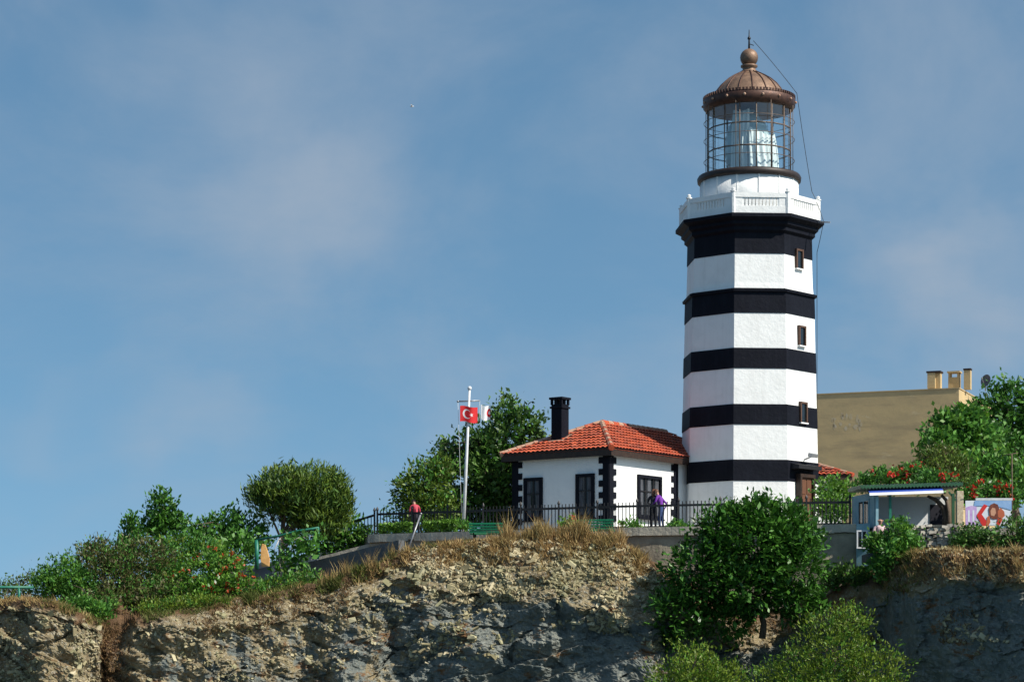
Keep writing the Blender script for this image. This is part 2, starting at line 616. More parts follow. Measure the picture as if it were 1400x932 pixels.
f8 = noise_fac(ns, ls, 0.7, 0.57, 0.64, 5, 0.75, sc3=(1, 1, 2.2))
rock = mix_rgb(ns, ls, f8, rock, (0.24, 0.13, 0.06))
f6 = noise_fac(ns, ls, 3.0, 0.3, 0.7, 6, 0.7)
soilc = mix_rgb(ns, ls, f6, (0.20, 0.115, 0.06), (0.115, 0.075, 0.045))
rock = mix_rgb(ns, ls, at2.outputs['Fac'], rock, soilc)
ls.new(rock, b.inputs['Base Color'])
vo = ns.new('ShaderNodeTexVoronoi')
vo.inputs['Scale'].default_value = 3.2
ls.new(tcn.outputs['Object'], vo.inputs[0])
hb = ns.new('ShaderNodeTexNoise')
hb.inputs['Scale'].default_value = 6
hb.inputs['Detail'].default_value = 9
hb.inputs['Roughness'].default_value = 0.72
ls.new(tcn.outputs['Object'], hb.inputs[0])
ha = ns.new('ShaderNodeMath')
ha.operation = 'ADD'
ls.new(vo.outputs['Distance'], ha.inputs[0])
ls.new(hb.outputs['Fac'], ha.inputs[1])
bump(ns, ls, b, ha.outputs[0], 1.0, 0.2)
M['rock'] = m

m, ns, ls, b = newmat('sea_water')
b.inputs['Base Color'].default_value = (0.012, 0.045, 0.06, 1)
b.inputs['Roughness'].default_value = 0.12
bump(ns, ls, b, noise_fac(ns, ls, 0.6, 0.2, 0.8, 6), 0.4, 0.3)
M['sea'] = m
M['path'] = mat('pale_paving', (0.30, 0.28, 0.25), (0.2, 0.19, 0.17), 0.9, 1.0, bmp=0.3)

# ------------------------------------------------------------------ sea
mb = MB()
mb.add([(-9000, -400, -4), (9000, -400, -4), (9000, 16000, -4), (-9000, 16000, -4)], [(0, 1, 2, 3)])
tag(mb.build('sea', M['sea']), kind='structure')

# ------------------------------------------------------------------ cliff terrain
CREST = [(-420, 812, 82), (-200, 818, 83), (0, 824, 83.5), (30, 820, 83), (62, 822, 82.6), (100, 834, 82.8), (132, 848, 83.4), (148, 856, 84.6), (168, 858, 84.8),
         (192, 842, 84.0), (215, 838, 84.2), (260, 831, 84.8), (340, 815, 86), (440, 797, 86.6), (500, 778, 86.6), (550, 755, 87), (600, 745, 87.4), (690, 738, 87.2),
         (780, 735, 86.6), (850, 744, 86.2), (890, 766, 85.6), (920, 800, 85.6), (960, 830, 86.6), (1040, 838, 87.4), (1110, 822, 86.8), (1165, 795, 86.2), (1200, 792, 85),
         (1222, 768, 83.4), (1248, 756, 82.4), (1300, 754, 81), (1400, 755, 78.6), (1520, 756, 76), (1900, 760, 72)]
CY = [(a, b_) for a, b_, c_ in CREST]
CD = [(a, c_) for a, b_, c_ in CREST]
SCREE = [(-420, 0.25), (0, 0.25), (130, 0.4), (160, 1.6), (180, .6), (200, 0.4), (300, 0.9), (450, 1.2), (560, 1.0), (640, 1.7), (760, 2.2), (880, 2.3), (930, 1.2), (1160, 0.7), (1210, 0.5), (1250, 1.05), (1400, 1.25), (1900, 1.2)]
DARK = [(-420, 0.12), (140, 0.15), (200, 0.28), (300, 0.42), (420, 0.40), (540, 0.62), (660, 0.9), (800, 0.95), (1100, .95), (1200, .9), (1900, .86)]  # share of dark rock colour by column, raised where the face lies in shade


def crest(p):
    return P(p, sinterp(p, CY), sinterp(p, CD))


def nz(x, y, z):
    return noise.noise(Vector((x, y, z)))


def fract(v, oct=5, h=0.9):
    return noise.fractal(v, h, 2.1, oct)


def blocky(v):
    d, pts = noise.voronoi(v)
    h = noise.noise(pts[0] * 3.7 + Vector((5.1, 2.2, 9.3)))
    return h, d[1] - d[0]


cols_p = []
p_ = -420.0
while p_ < 1900:
    cols_p.append(p_)
    p_ += 2.6 if -40 <= p_ <= 1440 else 14
BACK = [400, 250, 160, 100, 60, 36, 22, 14, 9, 5.5, 3.4, 2.2, 1.4, 0.9, 0.55, 0.3, 0.12]
drops = []
s_ = 0.0
while s_ < 6.0:
    drops.append(s_)
    s_ += 0.034
drops += [6.3, 6.7, 7.3, 8.0, 8.8, 9.6]
verts, face_a, soil_a = [], [], []
NR = len(BACK) + len(drops)
for p in cols_p:
    c = crest(p)
    rx = (p - HX) / F
    d1 = interp(p, SCREE) * (1 + 0.45 * nz(p * 0.012, 3.3, 0) + 0.35 * nz(p * 0.025, 7.7, 0))
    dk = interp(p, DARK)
    gully = sstep(880, 960, p) * (1 - sstep(1180, 1230, p))
    for i, bk in enumerate(BACK):
        Y = c.y + bk
        rise = 0.0
        if p < 520:
            rise = 0.25 * sstep(0, 6, bk) + (0.6 * sstep(.6, 3.4, bk) * sstep(185, 230, p) * (1 - sstep(330, 400, p)))
            rise += 1.15 * math.exp(-((p - 160) / 17.0) ** 2) * sstep(.3, 1.4, bk)
        elif p > 1200:
            rise = (0.5 * sstep(1, 4, bk) + 0.6 * sstep(4, 8, bk)) * sstep(1200, 1260, p)
        rise += gully * 0.9 * sstep(0.3, 1.6, bk)
        z = c.z + rise - 0.25 * sstep(60, 160, bk)
        n = fract(Vector((rx * Y * 0.9, Y * 0.9, 0.0)), 4) * 0.10
        verts.append((rx * Y, Y, z + n))
        face_a.append(0.0)
        soil_a.append(1.0)
    slope = 0.95
    lean = 0.16
    for s in drops:
        if s < d1:
            adv = s * slope
        else:
            e = s - d1
            adv = d1 * slope + e * lean
            if 560 < p < 940:
                k = sstep(560, 640, p) * (1 - sstep(900, 940, p))
                adv -= k * (0.28 * sstep(0.0, 0.9, e) - 0.5 * sstep(0.9, 2.6, e))
        x = rx * c.y
        y = c.y - adv
        z = c.z - s
        v = Vector((x, y, z))
        st = sstep(d1 - 0.1, d1 + 0.5, s)
        # bedding planes tilted down to the right
        w = Vector((x * 0.55, y * 0.55, (z + 0.28 * x) * 1.5))
        big = fract(v * 0.33 + Vector((7, 3, 1)), 3) * 0.85
        bh, be = blocky(w * 0.85)
        bh2, be2 = blocky(w * 2.3 + Vector((3, 1, 7)))
        fine = fract(v * 2.4, 5, 0.7)
        am = min(1.0, s / 0.35 + 0.12)
        wz = z + x * (0.42 if p < 560 else -0.30) + 0.75 * nz(x * .35, y * .35, z * .35 + 3) + .18 * nz(x * 1.3, 2, z * 1.3)
        bed = (wz / 0.95) % 1.0
        bed2 = ((z * 1.0 - x * 0.6 + 2.1 * nz(x * .22, 9, z * .22) + .5 * nz(x * .9, 4, z * .9)) / 2.9) % 1.0
        bed2 += .2 * (nz(x * .5, 13, z * .5) < .02)
        strata = 0.30 * (bed - .5) * (.6 + .8 * max(0, nz(x * .4, 5, z * .4) + .3)) - 0.22 * (bed2 < .045)
        if s < d1:
            dsp = big * 0.5 + 0.16 * bh + 0.12 * bh2 + fine * 0.12
        else:
            q_ = 1 - .38 * sstep(.75, .95, dk)
            dsp = 1.1 * big + q_ * (0.42 * bh + 0.12 * bh2) + strata + fine * (0.22 - .06 * q_)
        dsp *= am
        nl = Vector((0.05, -0.94, 0.32 if s < d1 else 0.05))
        q = v + nl * dsp
        verts.append(tuple(q))
        fa = st * dk * 0.95 + dk * 0.12 + 0.18 * (dk > 0.5) * (bh2 < -0.25)  # steep and recessed rock takes more of the shaded marl colour
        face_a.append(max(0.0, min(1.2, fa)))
        tan_top = 1 - sstep(0.1, 0.45 + 0.5 * interp(p, [(500, 0.1), (600, 0.9), (860, 0.7), (1200, 0), (1260, 1.5), (1500, 1.7)]), s + 0.3 * nz(x * 2, z * 2, 4))
        gul = 0.85 * math.exp(-((p - 158 - 12 * nz(z, 3, 3)) / 18.0) ** 2) * (s < 2.8)
        soil_a.append(max(0, min(1, max(tan_top, gul))))
faces = []
for i in range(len(cols_p) - 1):
    a = i * NR
    b_ = (i + 1) * NR
    for j in range(NR - 1):
        faces.append((a + j, a + j + 1, b_ + j + 1, b_ + j))
me = bpy.data.meshes.new('cliff')
me.from_pydata(verts, [], faces)
me.materials.append(M['rock'])
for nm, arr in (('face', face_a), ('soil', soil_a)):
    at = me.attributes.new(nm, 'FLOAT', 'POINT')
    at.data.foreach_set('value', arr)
me.update()
me.polygons.foreach_set('use_smooth', [False] * len(me.polygons))
cliff = bpy.data.objects.new('cliff', me)
COL.objects.link(cliff)
tag(cliff, kind='structure')


def surf(p, s):
    """a point of the cliff surface in column p at drop s below the crest (negative: behind the crest)"""
    i = min(range(len(cols_p)), key=lambda k: abs(cols_p[k] - p)) if not (-40 <= p <= 1440) else None
    if i is None:
        i = IDX0 + int(round((p - P00) / 2.6))
        i = max(0, min(len(cols_p) - 1, i))
    if s >= 0:
        j = len(BACK) + min(len(drops) - 1, int(s / 0.034))
    else:
        j = max(k for k in range(len(BACK)) if BACK[k] >= min(-s, 399)) if -s > 0.12 else len(BACK) - 1
    return Vector(verts[i * NR + j])


IDX0 = next(i for i, p in enumerate(cols_p) if p >= -40)
P00 = cols_p[IDX0]

# ------------------------------------------------------------------ terrace and its retaining wall
TZ = 5.1
WALL = [(-5.7, 93.4), (-1.5, 91.2), (4.1, 88.7), (8.0, 87.6), (12.9, 86.4)]
FENCE = [(-5.5, 95.6), (-1.2, 93.3), (4.25, 90.75), (8.0, 89.55), (12.75, 88.3)]
terr = WALL + [(13.6, 88.6), (24, 89.0), (60, 100), (60, 200), (-40, 200), (-12, 118), (-6.6, 99)]
mb = MB()
mb.prism([(x, y, TZ - 0.6) for x, y in [(WALL[0][0] + .05, WALL[0][1] + .4)] + [(x, y + .4) for x, y in WALL[1:]] + terr[len(WALL):]], (0, 0, 0.59))
tag(mb.build('terrace', M['path']), kind='structure')

rw = thing('retaining_wall', (4.1, 88.9, 3.0), 'weathered grey concrete retaining wall below the lighthouse terrace with pale broken ledge', 'wall')
mbw, mbc = MB(), MB()
for (x0, y0), (x1, y1) in zip(WALL, WALL[1:]):
    d = Vector((x1 - x0, y1 - y0, 0))
    L = d.length
    d.normalize()
    nrm_ = Vector((d.y, -d.x, 0))
    n = max(1, int(L / 0.25))
    # face with gentle unevenness
    rows = [2.0, 2.6, 3.2, 3.7, 4.1, 4.5, 4.78]
    base = len(mbw.v)
    vs, fs = [], []
    for i in range(n + 1):
        t = i / n
        q = Vector((x0, y0, 0)) + d * L * t
        for z in rows:
            o_ = nrm_ * (0.05 * nz(q.x * .8, z * 1.2, 2))
            vs.append((q.x + o_.x, q.y + o_.y, z))
    m_ = len(rows)
    for i in range(n):
        for j in range(m_ - 1):
            fs.append((i * m_ + j, (i + 1) * m_ + j, (i + 1) * m_ + j + 1, i * m_ + j + 1))
    mbw.add(vs, fs)
    for i in range(n):
        t0, t1 = i / n, (i + 1) / n
        tm = (t0 + t1) / 2
        q = Vector((x0, y0, 0)) + d * L * tm
        ext = 0.10 + 0.03 * nz(q.x * 1.3, 1, 1)
        h = 0.32 + 0.05 * nz(q.x * 1.1, 4, 2) - (0.07 if nz(q.x * 1.9, 8, 3) > 0.3 else 0)
        mbc.box(q + nrm_ * (ext - 0.35) + Vector((0, 0, TZ - h / 2)), (L / n + 0.004, 0.7, h), (d, nrm_, Vector((0, 0, 1))))
mbw.build('wall_face', M['wall_grey'], rw)
mbc.build('ledge', M['concrete'], rw)

# ------------------------------------------------------------------ lighthouse
TX, TY = 10.13, 100.0
A0 = R(-18.4)
OCT = math.pi / 4
LH = thing('lighthouse', (TX, TY, TZ), 'tall octagonal lighthouse in black and white bands with brown domed lantern', 'lighthouse')


def TR(z):
    return 0.966 * interp(z, [(5.1, 3.17), (6.7, 3.11), (9.5, 3.05), (14.8, 2.92), (15.41, 2.90), (15.42, 2.86), (17.3, 2.80), (18.2, 2.78)])


zb = [(5.1, 0), (7.54, 1), (8.42, 0), (9.88, 1), (10.73, 0), (12.22, 1), (13.07, 0), (14.53, 1), (15.41, 0), (17.02, 1), (18.22, None)]
mb = MB()
for (z0, k), (z1, _) in zip(zb, zb[1:]):
    # every black band stands 2 cm proud of the white ones
    e = 0.025 if k else 0.0
    nseg = 4
    prof = [(TR(z0 + (z1 - z0) * i / nseg) + e, z0 + (z1 - z0) * i / nseg) for i in range(nseg + 1)]
    mb.lathe((TX, TY), prof, 8, A0, k, False, bool(k))
mb.build('tower', [M['white'], M['black']], LH)
mb = MB()
mb.lathe((TX, TY), [(2.76, 15.40), (2.92, 15.42), (2.94, 15.52), (2.76, 15.58)], 8, A0, 0, False, True)
mb.build('string_course', M['black'], LH)
mb = MB()
mb.lathe((TX, TY), [(2.70, 17.86), (2.85, 17.98), (2.85, 18.12), (2.99, 18.22), (2.99, 18.34), (3.18, 18.44), (3.24, 18.48), (3.24, 18.62), (2.4, 18.63)], 8, A0, 0, False, True)
mb.build('gallery_cornice', M['black'], LH)
# balustrade with slotted panels and corner posts
mb = MB()
ZR0, ZR1 = 18.632, 19.50
RB = 3.04
mb.lathe((TX, TY), [(RB - .15, ZR0), (RB, ZR0), (RB, ZR0 + .32), (RB - .15, ZR0 + .32)], 8, A0, 0, False, False)
mb.lathe((TX, TY), [(RB - .17, ZR1 - .2), (RB + .02, ZR1 - .2), (RB + .02, ZR1), (RB - .17, ZR1), (RB - .17, ZR1 - .2)], 8, A0, 0, False, False)
for k in range(8):
    a, b_ = A0 + OCT * k, A0 + OCT * (k + 1)
    pa = Vector((TX + (RB - .08) * math.sin(a), TY - (RB - .08) * math.cos(a), 0))
    pb = Vector((TX + (RB - .08) * math.sin(b_), TY - (RB - .08) * math.cos(b_), 0))
    d = (pb - pa).normalized()
    n_ = Vector((d.y, -d.x, 0))
    L = (pb - pa).length
    nb = 11
    m0 = 0.40
    for i in range(nb):
        q = pa + d * (m0 + (L - 2 * m0) * i / (nb - 1))
        mb.box(q + Vector((0, 0, ZR0 + .495)), (0.10, 0.10, 0.355), (d, n_, Vector((0, 0, 1))))
        if i < nb - 1:       # the arched head of each slot
            q2 = pa + d * (m0 + (L - 2 * m0) * (i + .5) / (nb - 1))
            mb.box(q2 + Vector((0, 0, ZR0 + .645)), (0.12, 0.085, 0.05), (d, n_, Vector((0, 0, 1))))
    for q in (pa + d * 0.18, pb - d * 0.18):
        mb.box(q + Vector((0, 0, ZR0 + .495)), (0.36, 0.13, 0.355), (d, n_, Vector((0, 0, 1))))
mb.build('balustrade', M['white'], LH)
for k in range(8):
    a = A0 + OCT * k
    pa = (TX + (RB - .06) * math.sin(a), TY - (RB - .06) * math.cos(a))
    mb = MB()
    mb.lathe(pa, [(0.10, ZR0 + .003), (0.10, ZR1 + .03), (0.13, ZR1 + .03), (0.13, ZR1 + .07), (0.05, ZR1 + .09), (0.08, ZR1 + .14), (0.08, ZR1 + .17), (0.02, ZR1 + .21)], 8, A0 + a, 0, False, True)
    mb.build('corner_post', M['white'], LH)
# drum, ring, lantern
mb = MB()
mb.lathe((TX, TY), [(2.08, 18.6), (2.08, 20.46)], 40, 0, 0, True, True)
for k in range(14):   # plate joints
    a = 2 * math.pi * k / 14 + .1
    mb.box((TX + 2.085 * math.sin(a), TY - 2.085 * math.cos(a), 19.55), (0.05, 0.03, 1.8), (Vector((math.cos(a), math.sin(a), 0)), Vector((math.sin(a), -math.cos(a), 0)), Vector((0, 0, 1))))
mb.build('lantern_drum', M['white'], LH)
mb = MB()
mb.lathe((TX, TY), [(2.08, 20.42), (2.2, 20.46), (2.22, 20.62), (2.16, 20.72), (1.75, 20.74)], 40, 0, 0, True, True)
mb.build('drum_ring', M['ring_dark'], LH)
NB = 16
RG = 1.79
mb = MB()
mb.lathe((TX, TY), [(RG - .03, 20.74), (RG - .03, 23.7)], NB, R(4), 0, False, False)
mb.build('lantern_glazing', M['glass'], LH)
mb = MB()
for k in range(NB):
    a = R(4) + 2 * math.pi * k / NB
    x, y = TX + RG * math.sin(a), TY - RG * math.cos(a)
    mb.tube([(x, y, 20.72), (x, y, 23.75)], 0.026, 6)
for z in (21.72, 22.68):
    for k in range(NB):
        a, b_ = R(4) + 2 * math.pi * k / NB, R(4) + 2 * math.pi * (k + 1) / NB
        mb.tube([(TX + RG * math.sin(a), TY - RG * math.cos(a), z), (TX + RG * math.sin(b_), TY - RG * math.cos(b_), z)], 0.03, 6)
mb.build('glazing_bars', M['bar_bronze'], LH)
# outer hand ring on brackets, seen to stand off on both sides
mb = MB()
for z in (21.35, 22.25, 23.0):
    mb.tube([(TX + 1.93 * math.sin(2 * math.pi * k / 32), TY - 1.93 * math.cos(2 * math.pi * k / 32), z) for k in range(33)], 0.014, 5)
for k in range(8):
    a = 2 * math.pi * (k + .5) / 8
    mb.tube([(TX + 1.93 * math.sin(a), TY - 1.93 * math.cos(a), 20.72), (TX + 1.93 * math.sin(a), TY - 1.93 * math.cos(a), 23.6)], 0.016, 5)
mb.build('lantern_hand_rails', M['bar_bronze'], LH)
# lens behind a drawn white curtain
mb = MB()
mb.lathe((TX - .05, TY), [(0.45, 20.74), (0.55, 21.0), (0.92, 21.2), (1.0, 21.8), (0.98, 22.3), (0.80, 22.9), (0.45, 23.3), (0.4, 23.7)], 24, 0, 0, True, True)
for z in (21.2, 21.4, 21.6, 22.0, 22.4, 22.6, 22.85):
    r = interp(z, [(21.2, .92), (21.8, 1.0), (22.3, .98), (22.9, .8)])
    mb.lathe((TX - .05, TY), [(r - .02, z - .03), (r + .03, z), (r - .02, z + .03)], 24, 0, 0, True, False)
mb.build('lens', M['lens'], LH)
mb = MB()


def curtain(a0, a1, z0, z1, r, folds, sag):
    n, m_ = 60, 14
    vs, fs = [], []
    for i in range(n + 1):
        t = i / n
        a = a0 + (a1 - a0) * t
        for j in range(m_ + 1):
            h = j / m_
            rr = r * (1 - 0.14 * h * h) + 0.055 * math.sin(t * folds * 6.283 + 2 * nz(t * 3, h * 2, sag)) * (1 - .3 * h)
            zz = z0 + (z1 - z0 - sag * (1 - (2 * t - 1) ** 2) * .6) * h
            vs.append((TX + rr * math.sin(a), TY - rr * math.cos(a), zz))
    for i in range(n):
        for j in range(m_):
            fs.append((i * (m_ + 1) + j, (i + 1) * (m_ + 1) + j, (i + 1) * (m_ + 1) + j + 1, i * (m_ + 1) + j + 1))
    mb.add(vs, fs, 0, True)


curtain(R(-6), R(100), 20.78, 22.65, 1.24, 8, 0.5)
curtain(R(-50), R(-4), 20.78, 23.45, 1.1, 5, 0.2)
mb.build('curtain', M['curtain'], LH)
mb = MB()
mb.lathe((TX, TY), [(1.74, 23.50), (1.86, 23.52), (1.90, 23.60), (1.96, 23.66), (1.97, 23.95), (1.90, 24.02), (1.6, 24.03)], 48, 0, 0, True, True)
for k in range(84):      # little cresting tabs and studs round the rim
    a = 2 * math.pi * k / 84
    ax = (Vector((math.cos(a), math.sin(a), 0)), Vector((math.sin(a), -math.cos(a), 0)), Vector((0, 0, 1)))
    mb.box((TX + 1.945 * math.sin(a), TY - 1.945 * math.cos(a), 24.04), (0.085, 0.05, 0.11), ax)
mb.build('roof_rim', M['copper_dark'], LH)
for k in range(16):
    a = 2 * math.pi * (k + .5) / 16
    mb = MB()
    mb.ball((TX + 1.985 * math.sin(a), TY - 1.985 * math.cos(a), 23.80), 0.06, 8)
    mb.build('rim_stud', M['mortar'], LH)
DM = thing('dome', (TX, TY, 24.0), None, None)
DM.parent = LH
DM.location = Vector((TX, TY, 24.0)) - world_loc(LH)
mb = MB()
dprof = [(1.60, 24.0), (1.52, 24.16), (1.39, 24.38), (1.20, 24.62), (0.96, 24.83), (0.69, 25.00), (0.45, 25.12), (0.36, 25.16)]
mb.lathe((TX, TY), dprof, 48, 0, 0, True, False)
mb.build('dome_shell', M['copper'], DM)
mb = MB()
for k in range(16):
    a = 2 * math.pi * k / 16
    mb.tube([(TX + r * math.sin(a), TY - r * math.cos(a), z + .01) for r, z in dprof], 0.03, 6)
mb.build('dome_ribs', M['copper_dark'], DM)
mb = MB()
mb.lathe((TX, TY), [(0.40, 25.12), (0.36, 25.22), (0.28, 25.26), (0.28, 25.36), (0.36, 25.40), (0.36, 25.47), (0.22, 25.50)], 24, 0, 0, True, True)
mb.ball((TX, TY, 25.80), 0.385, 24)
mb.build('ball_finial', M['copper'], DM)
mb = MB()
mb.tube([(TX, TY, 26.1), (TX, TY, 26.55), (TX, TY, 27.0)], [0.05, 0.035, 0.015], 6)
mb.lathe((TX, TY), [(0.02, 26.55), (0.07, 26.6), (0.07, 26.66), (0.02, 26.72)], 8, 0, 0, True, True)
mb.bar((TX, TY, 26.40), (TX + .2, TY, 26.33), 0.03)
mb.build('lightning_rod', M['iron'], DM)
mb = MB()


def wire(mb, a, b, sag, r=0.012, n=10):
    a, b = Vector(a), Vector(b)
    mb.tube([a + (b - a) * (i / n) - Vector((0, 0, sag * 4 * (i / n) * (1 - i / n))) for i in range(n + 1)], r, 4)


w0, w1 = P(1030, 56, 100), P(1089.5, 128, 99)
wire(mb, w0, w1, -0.05)
w2, w3 = P(1110, 262, 99), P(1126, 303, 98.6)
wire(mb, w1, w2, 0.12)
w4 = P(1117, 345, 99.3)
wire(mb, w2, w3, -0.08)
wire(mb, w3, w4, 0.05)
wire(mb, w4, P(1117, 560, 99.6), 0.02)
mb.build('aerial_wire', M['iron'], LH)
mb = MB()
mb.bar(P(1110, 303, 98.8), P(1135, 304, 98.2), 0.05)
mb.build('wire_bracket', M['grey_metal'], LH)
# windows and door on the right-hand face
AF = A0 + OCT * 1.5
nF = Vector((math.sin(AF), -math.cos(AF), 0))
eF = Vector((math.cos(AF), math.sin(AF), 0))
zU = Vector((0, 0, 1))


def face_pt(z, lat, out):
    ap = TR(z) * math.cos(OCT / 2)
    return Vector((TX, TY, z)) + nF * (ap + out) + eF * lat


for zt, zbm, lat in ((17.34, 16.52, 0.0), (14.12, 13.28, 0.02), (10.92, 10.05, 0.02)):
    zc = (zt + zbm) / 2
    h = zt - zbm
    w = thing('window', (0, 0, 0), None, None)
    w.parent = LH
    wc = face_pt(zc, lat, 0.0)
    w.location = wc - world_loc(LH)
    ax = (eF, nF, zU)
    mb = MB()
    mb.box(wc + eF * (-.22) + nF * .03, (0.08, 0.16, h), ax)
    mb.box(wc + eF * (.22) + nF * .03, (0.08, 0.16, h), ax)
    mb.box(wc + zU * (h / 2 - .04) + nF * .028, (0.36, 0.15, 0.08), ax)
    mb.build('frame', M['tower_frame'], w)
    mb = MB()
    mb.box(wc + nF * .0 + zU * .0, (0.40, 0.10, h - .06), ax)
    mb.build('pane', M['pane'], w)
    mb = MB()
    mb.box(wc - zU * (h / 2 + .025) + nF * .05, (0.54, 0.18, 0.05), ax)
    mb.build('sill', M['white'], w)
dr = thing('door', (0, 0, 0), None, None)
dr.parent = LH
dc = face_pt(6.4, -0.03, 0)
dr.location = dc - world_loc(LH)
ax = (eF, nF, zU)
mb = MB()
mb.box(dc + nF * .05, (0.86, 0.16, 2.66), ax)
for q in (-.2, .2):
    for zz in (-.75, .2, .95):
        mb.box(dc + nF * .135 + eF * q + zU * zz, (0.30, 0.03, 0.62), ax)
mb.build('door_leaf', M['brown_wood'], dr)
mb = MB()
for q in (-.49, .49):
    mb.box(dc + nF * .09 + eF * q, (0.12, 0.30, 2.66), ax)
mb.box(dc + nF * .093 + zU * 1.40, (1.10, 0.30, 0.14), ax)
mb.build('door_frame', M['fascia'], dr)
mb = MB()
mb.ball(dc + nF * .17 + eF * .33, 0.045, 8)
mb.build('handle', M['grey_metal'], dr)
mb = MB()
q = face_pt(8.16, -0.1, 0.25)
mb.prism([q + eF * -.85 + nF * -.3 + zU * .15, q + eF * -.85 + nF * .2 + zU * .06, q + eF * -.85 + nF * .2 + zU * -.1, q + eF * -.85 + nF * -.3 + zU * -.1], eF * 1.7)
mb.build('door_canopy', M['iron'], LH)
mb = MB()
q = face_pt(8.6, 0.1, 0.12)
mb.bar(q - nF * .12 - zU * .1, q + nF * .2, 0.06)
mb.box(q + nF * .32 + zU * .06, (0.42, 0.22, 0.16), (eF, (nF + zU * -.3).normalized(), (zU + nF * .3).normalized()))
mb.build('floodlight', M['grey_metal'], LH)

# ------------------------------------------------------------------ keeper's house
HU = Vector((0.59, 0.8074, 0))        # along the sunlit wall, away from us
HL = Vector((-0.8074, 0.59, 0))       # along the shaded wall, to the left
HC = Vector((3.99, 94.0, 0))
LS, LT, OV = 11.4, 5.5, 0.34


def H(s, t, z):
    return HC + HU * s + HL * t + Vector((0, 0, z))


HO = thing('keepers_house', H(3, 2.7, TZ), 'white keeper\'s house with orange tiled roof and black corner blocks beside the striped tower', 'house')
mb = MB()
mb.prism([H(OV, OV, TZ), H(LS - OV, OV, TZ), H(LS - OV, LT - OV, TZ), H(OV, LT - OV, TZ)], (0, 0, 3.42))
mb.build('walls', M['house_white'], HO)


def quoin(s, t, side):
    """toothed black strip on one wall; side 'u' = sunlit wall (t fixed), 'l' = shaded wall (s fixed); extends in +s/+t when s/t sign > 0"""
    mb = MB()
    axis, nout = (HU, -HL) if side == 'u' else (HL, -HU)
    a, sg = (s, t)
    base = H(a, OV, 0) if side == 'u' else H(OV, a, 0)
    ax = (axis, nout, zU)
    w0 = 0.30
    mb.box(base + axis * sg * w0 / 2 + nout * 0.0 + zU * (TZ + 1.62), (w0, 0.09, 3.24), ax)
    z = TZ + 0.12
    while z < TZ + 3.1:
        mb.box(base + axis * sg * (w0 + .10) + zU * (z + .13), (0.21, 0.082, 0.25), ax)
        z += 0.47
    return mb.build('quoin', M['black'], HO)


quoin(OV - .02, 1, 'u')
quoin(OV - .02, 1, 'l')
quoin(LT - OV, -1, 'l')
quoin(5.52, -1, 'u')
# plinth and fascia / soffit
mb = MB()
mb.prism([H(OV - .06, OV - .06, TZ), H(LS - .3, OV - .06, TZ), H(LS - .3, LT - OV + .06, TZ), H(OV - .06, LT - OV + .06, TZ)], (0, 0, 0.25))
mb.build('plinth', M['black'], HO)
mb = MB()
EZ = 8.60
mb.prism([H(.05, .05, EZ - .24), H(LS - .05, .05, EZ - .24), H(LS - .05, LT - .05, EZ - .24), H(.05, LT - .05, EZ - .24)], (0, 0, 0.06))
for a, b_, ax_ in ((H(0, 0.02, 0), H(LS, .02, 0), 0), (H(0.02, 0, 0), H(.02, LT, 0), 0), (H(0, LT - .02, 0), H(LS, LT - .02, 0), 0)):
    d = (b_ - a).normalized()
    n_ = d.cross(zU)
    mb.box((a + b_) / 2 + zU * (EZ - .115), ((b_ - a).length, 0.05, 0.34), (d, n_, zU))
mb.build('fascia', M['fascia'], HO)
# tiled roof
RZ = 10.05
apA, apB = H(3.4, 2.75, RZ), H(LS - 3.0, 2.75, RZ)
cs = [H(-.03, -.03, EZ), H(LS + .03, -.03, EZ), H(LS + .03, LT + .03, EZ), H(-.03, LT + .03, EZ)]
RT = MB()


def tiled(e0, e1, r0, r1, mb, tw=0.23, th=0.34):
    """roof plane with eave e0-e1 and ridge r0-r1, built of courses of rolled tiles"""
    e0, e1, r0, r1 = (Vector(q) for q in (e0, e1, r0, r1))
    ex = (e1 - e0).normalized()
    up = (r0 - e0)
    up = (up - ex * up.dot(ex))
    H_ = up.length
    up.normalize()
    nn = ex.cross(up).normalized()
    if nn.z < 0:
        nn = -nn
    L = (e1 - e0).length
    l0, l1 = (r0 - e0).dot(ex), (r1 - e0).dot(ex)
    rows = int(H_ / th)
    sub = 6
    nx = int(L / tw) * sub
    for j in range(rows):
        y0, y1 = H_ * j / rows, H_ * (j + 1) / rows
        vs, fs = [], []
        for i in range(nx + 1):
            xx = L * i / nx
            for k, yy in enumerate((y0 - .03, y1)):
                lo, hi = l0 * yy / H_, L + (l1 - L) * yy / H_
                x2 = min(max(xx, lo), hi)
                wv = abs(math.sin(math.pi * x2 / tw)) * 0.055
                jit = 0.018 * nz(math.floor(x2 / tw) * 3.1, j * 2.7, 1.0)
                hgt = wv + jit + (0.055 if k == 0 else 0.0)
                vs.append(e0 + ex * x2 + up * yy + nn * hgt)
        for i in range(nx):
            fs.append((2 * i, 2 * i + 2, 2 * i + 3, 2 * i + 1))
        mb.add(vs, fs, 0, False)


tiled(cs[0], cs[1], apA, apB, RT)
tiled(cs[3], cs[0], apA, apA, RT)
tiled(cs[2], cs[3], apB, apA, RT)
tiled(cs[1], cs[2], apB, apB, RT)
# under-layer so the courses close
RT.add([q - zU * .03 for q in cs] + [apA - zU * .03, apB - zU * .03], [(0, 1, 5, 4), (3, 0, 4), (2, 3, 4, 5), (1, 2, 5)])
RF = RT.build('roof', M['tile'], HO)
mb = MB()


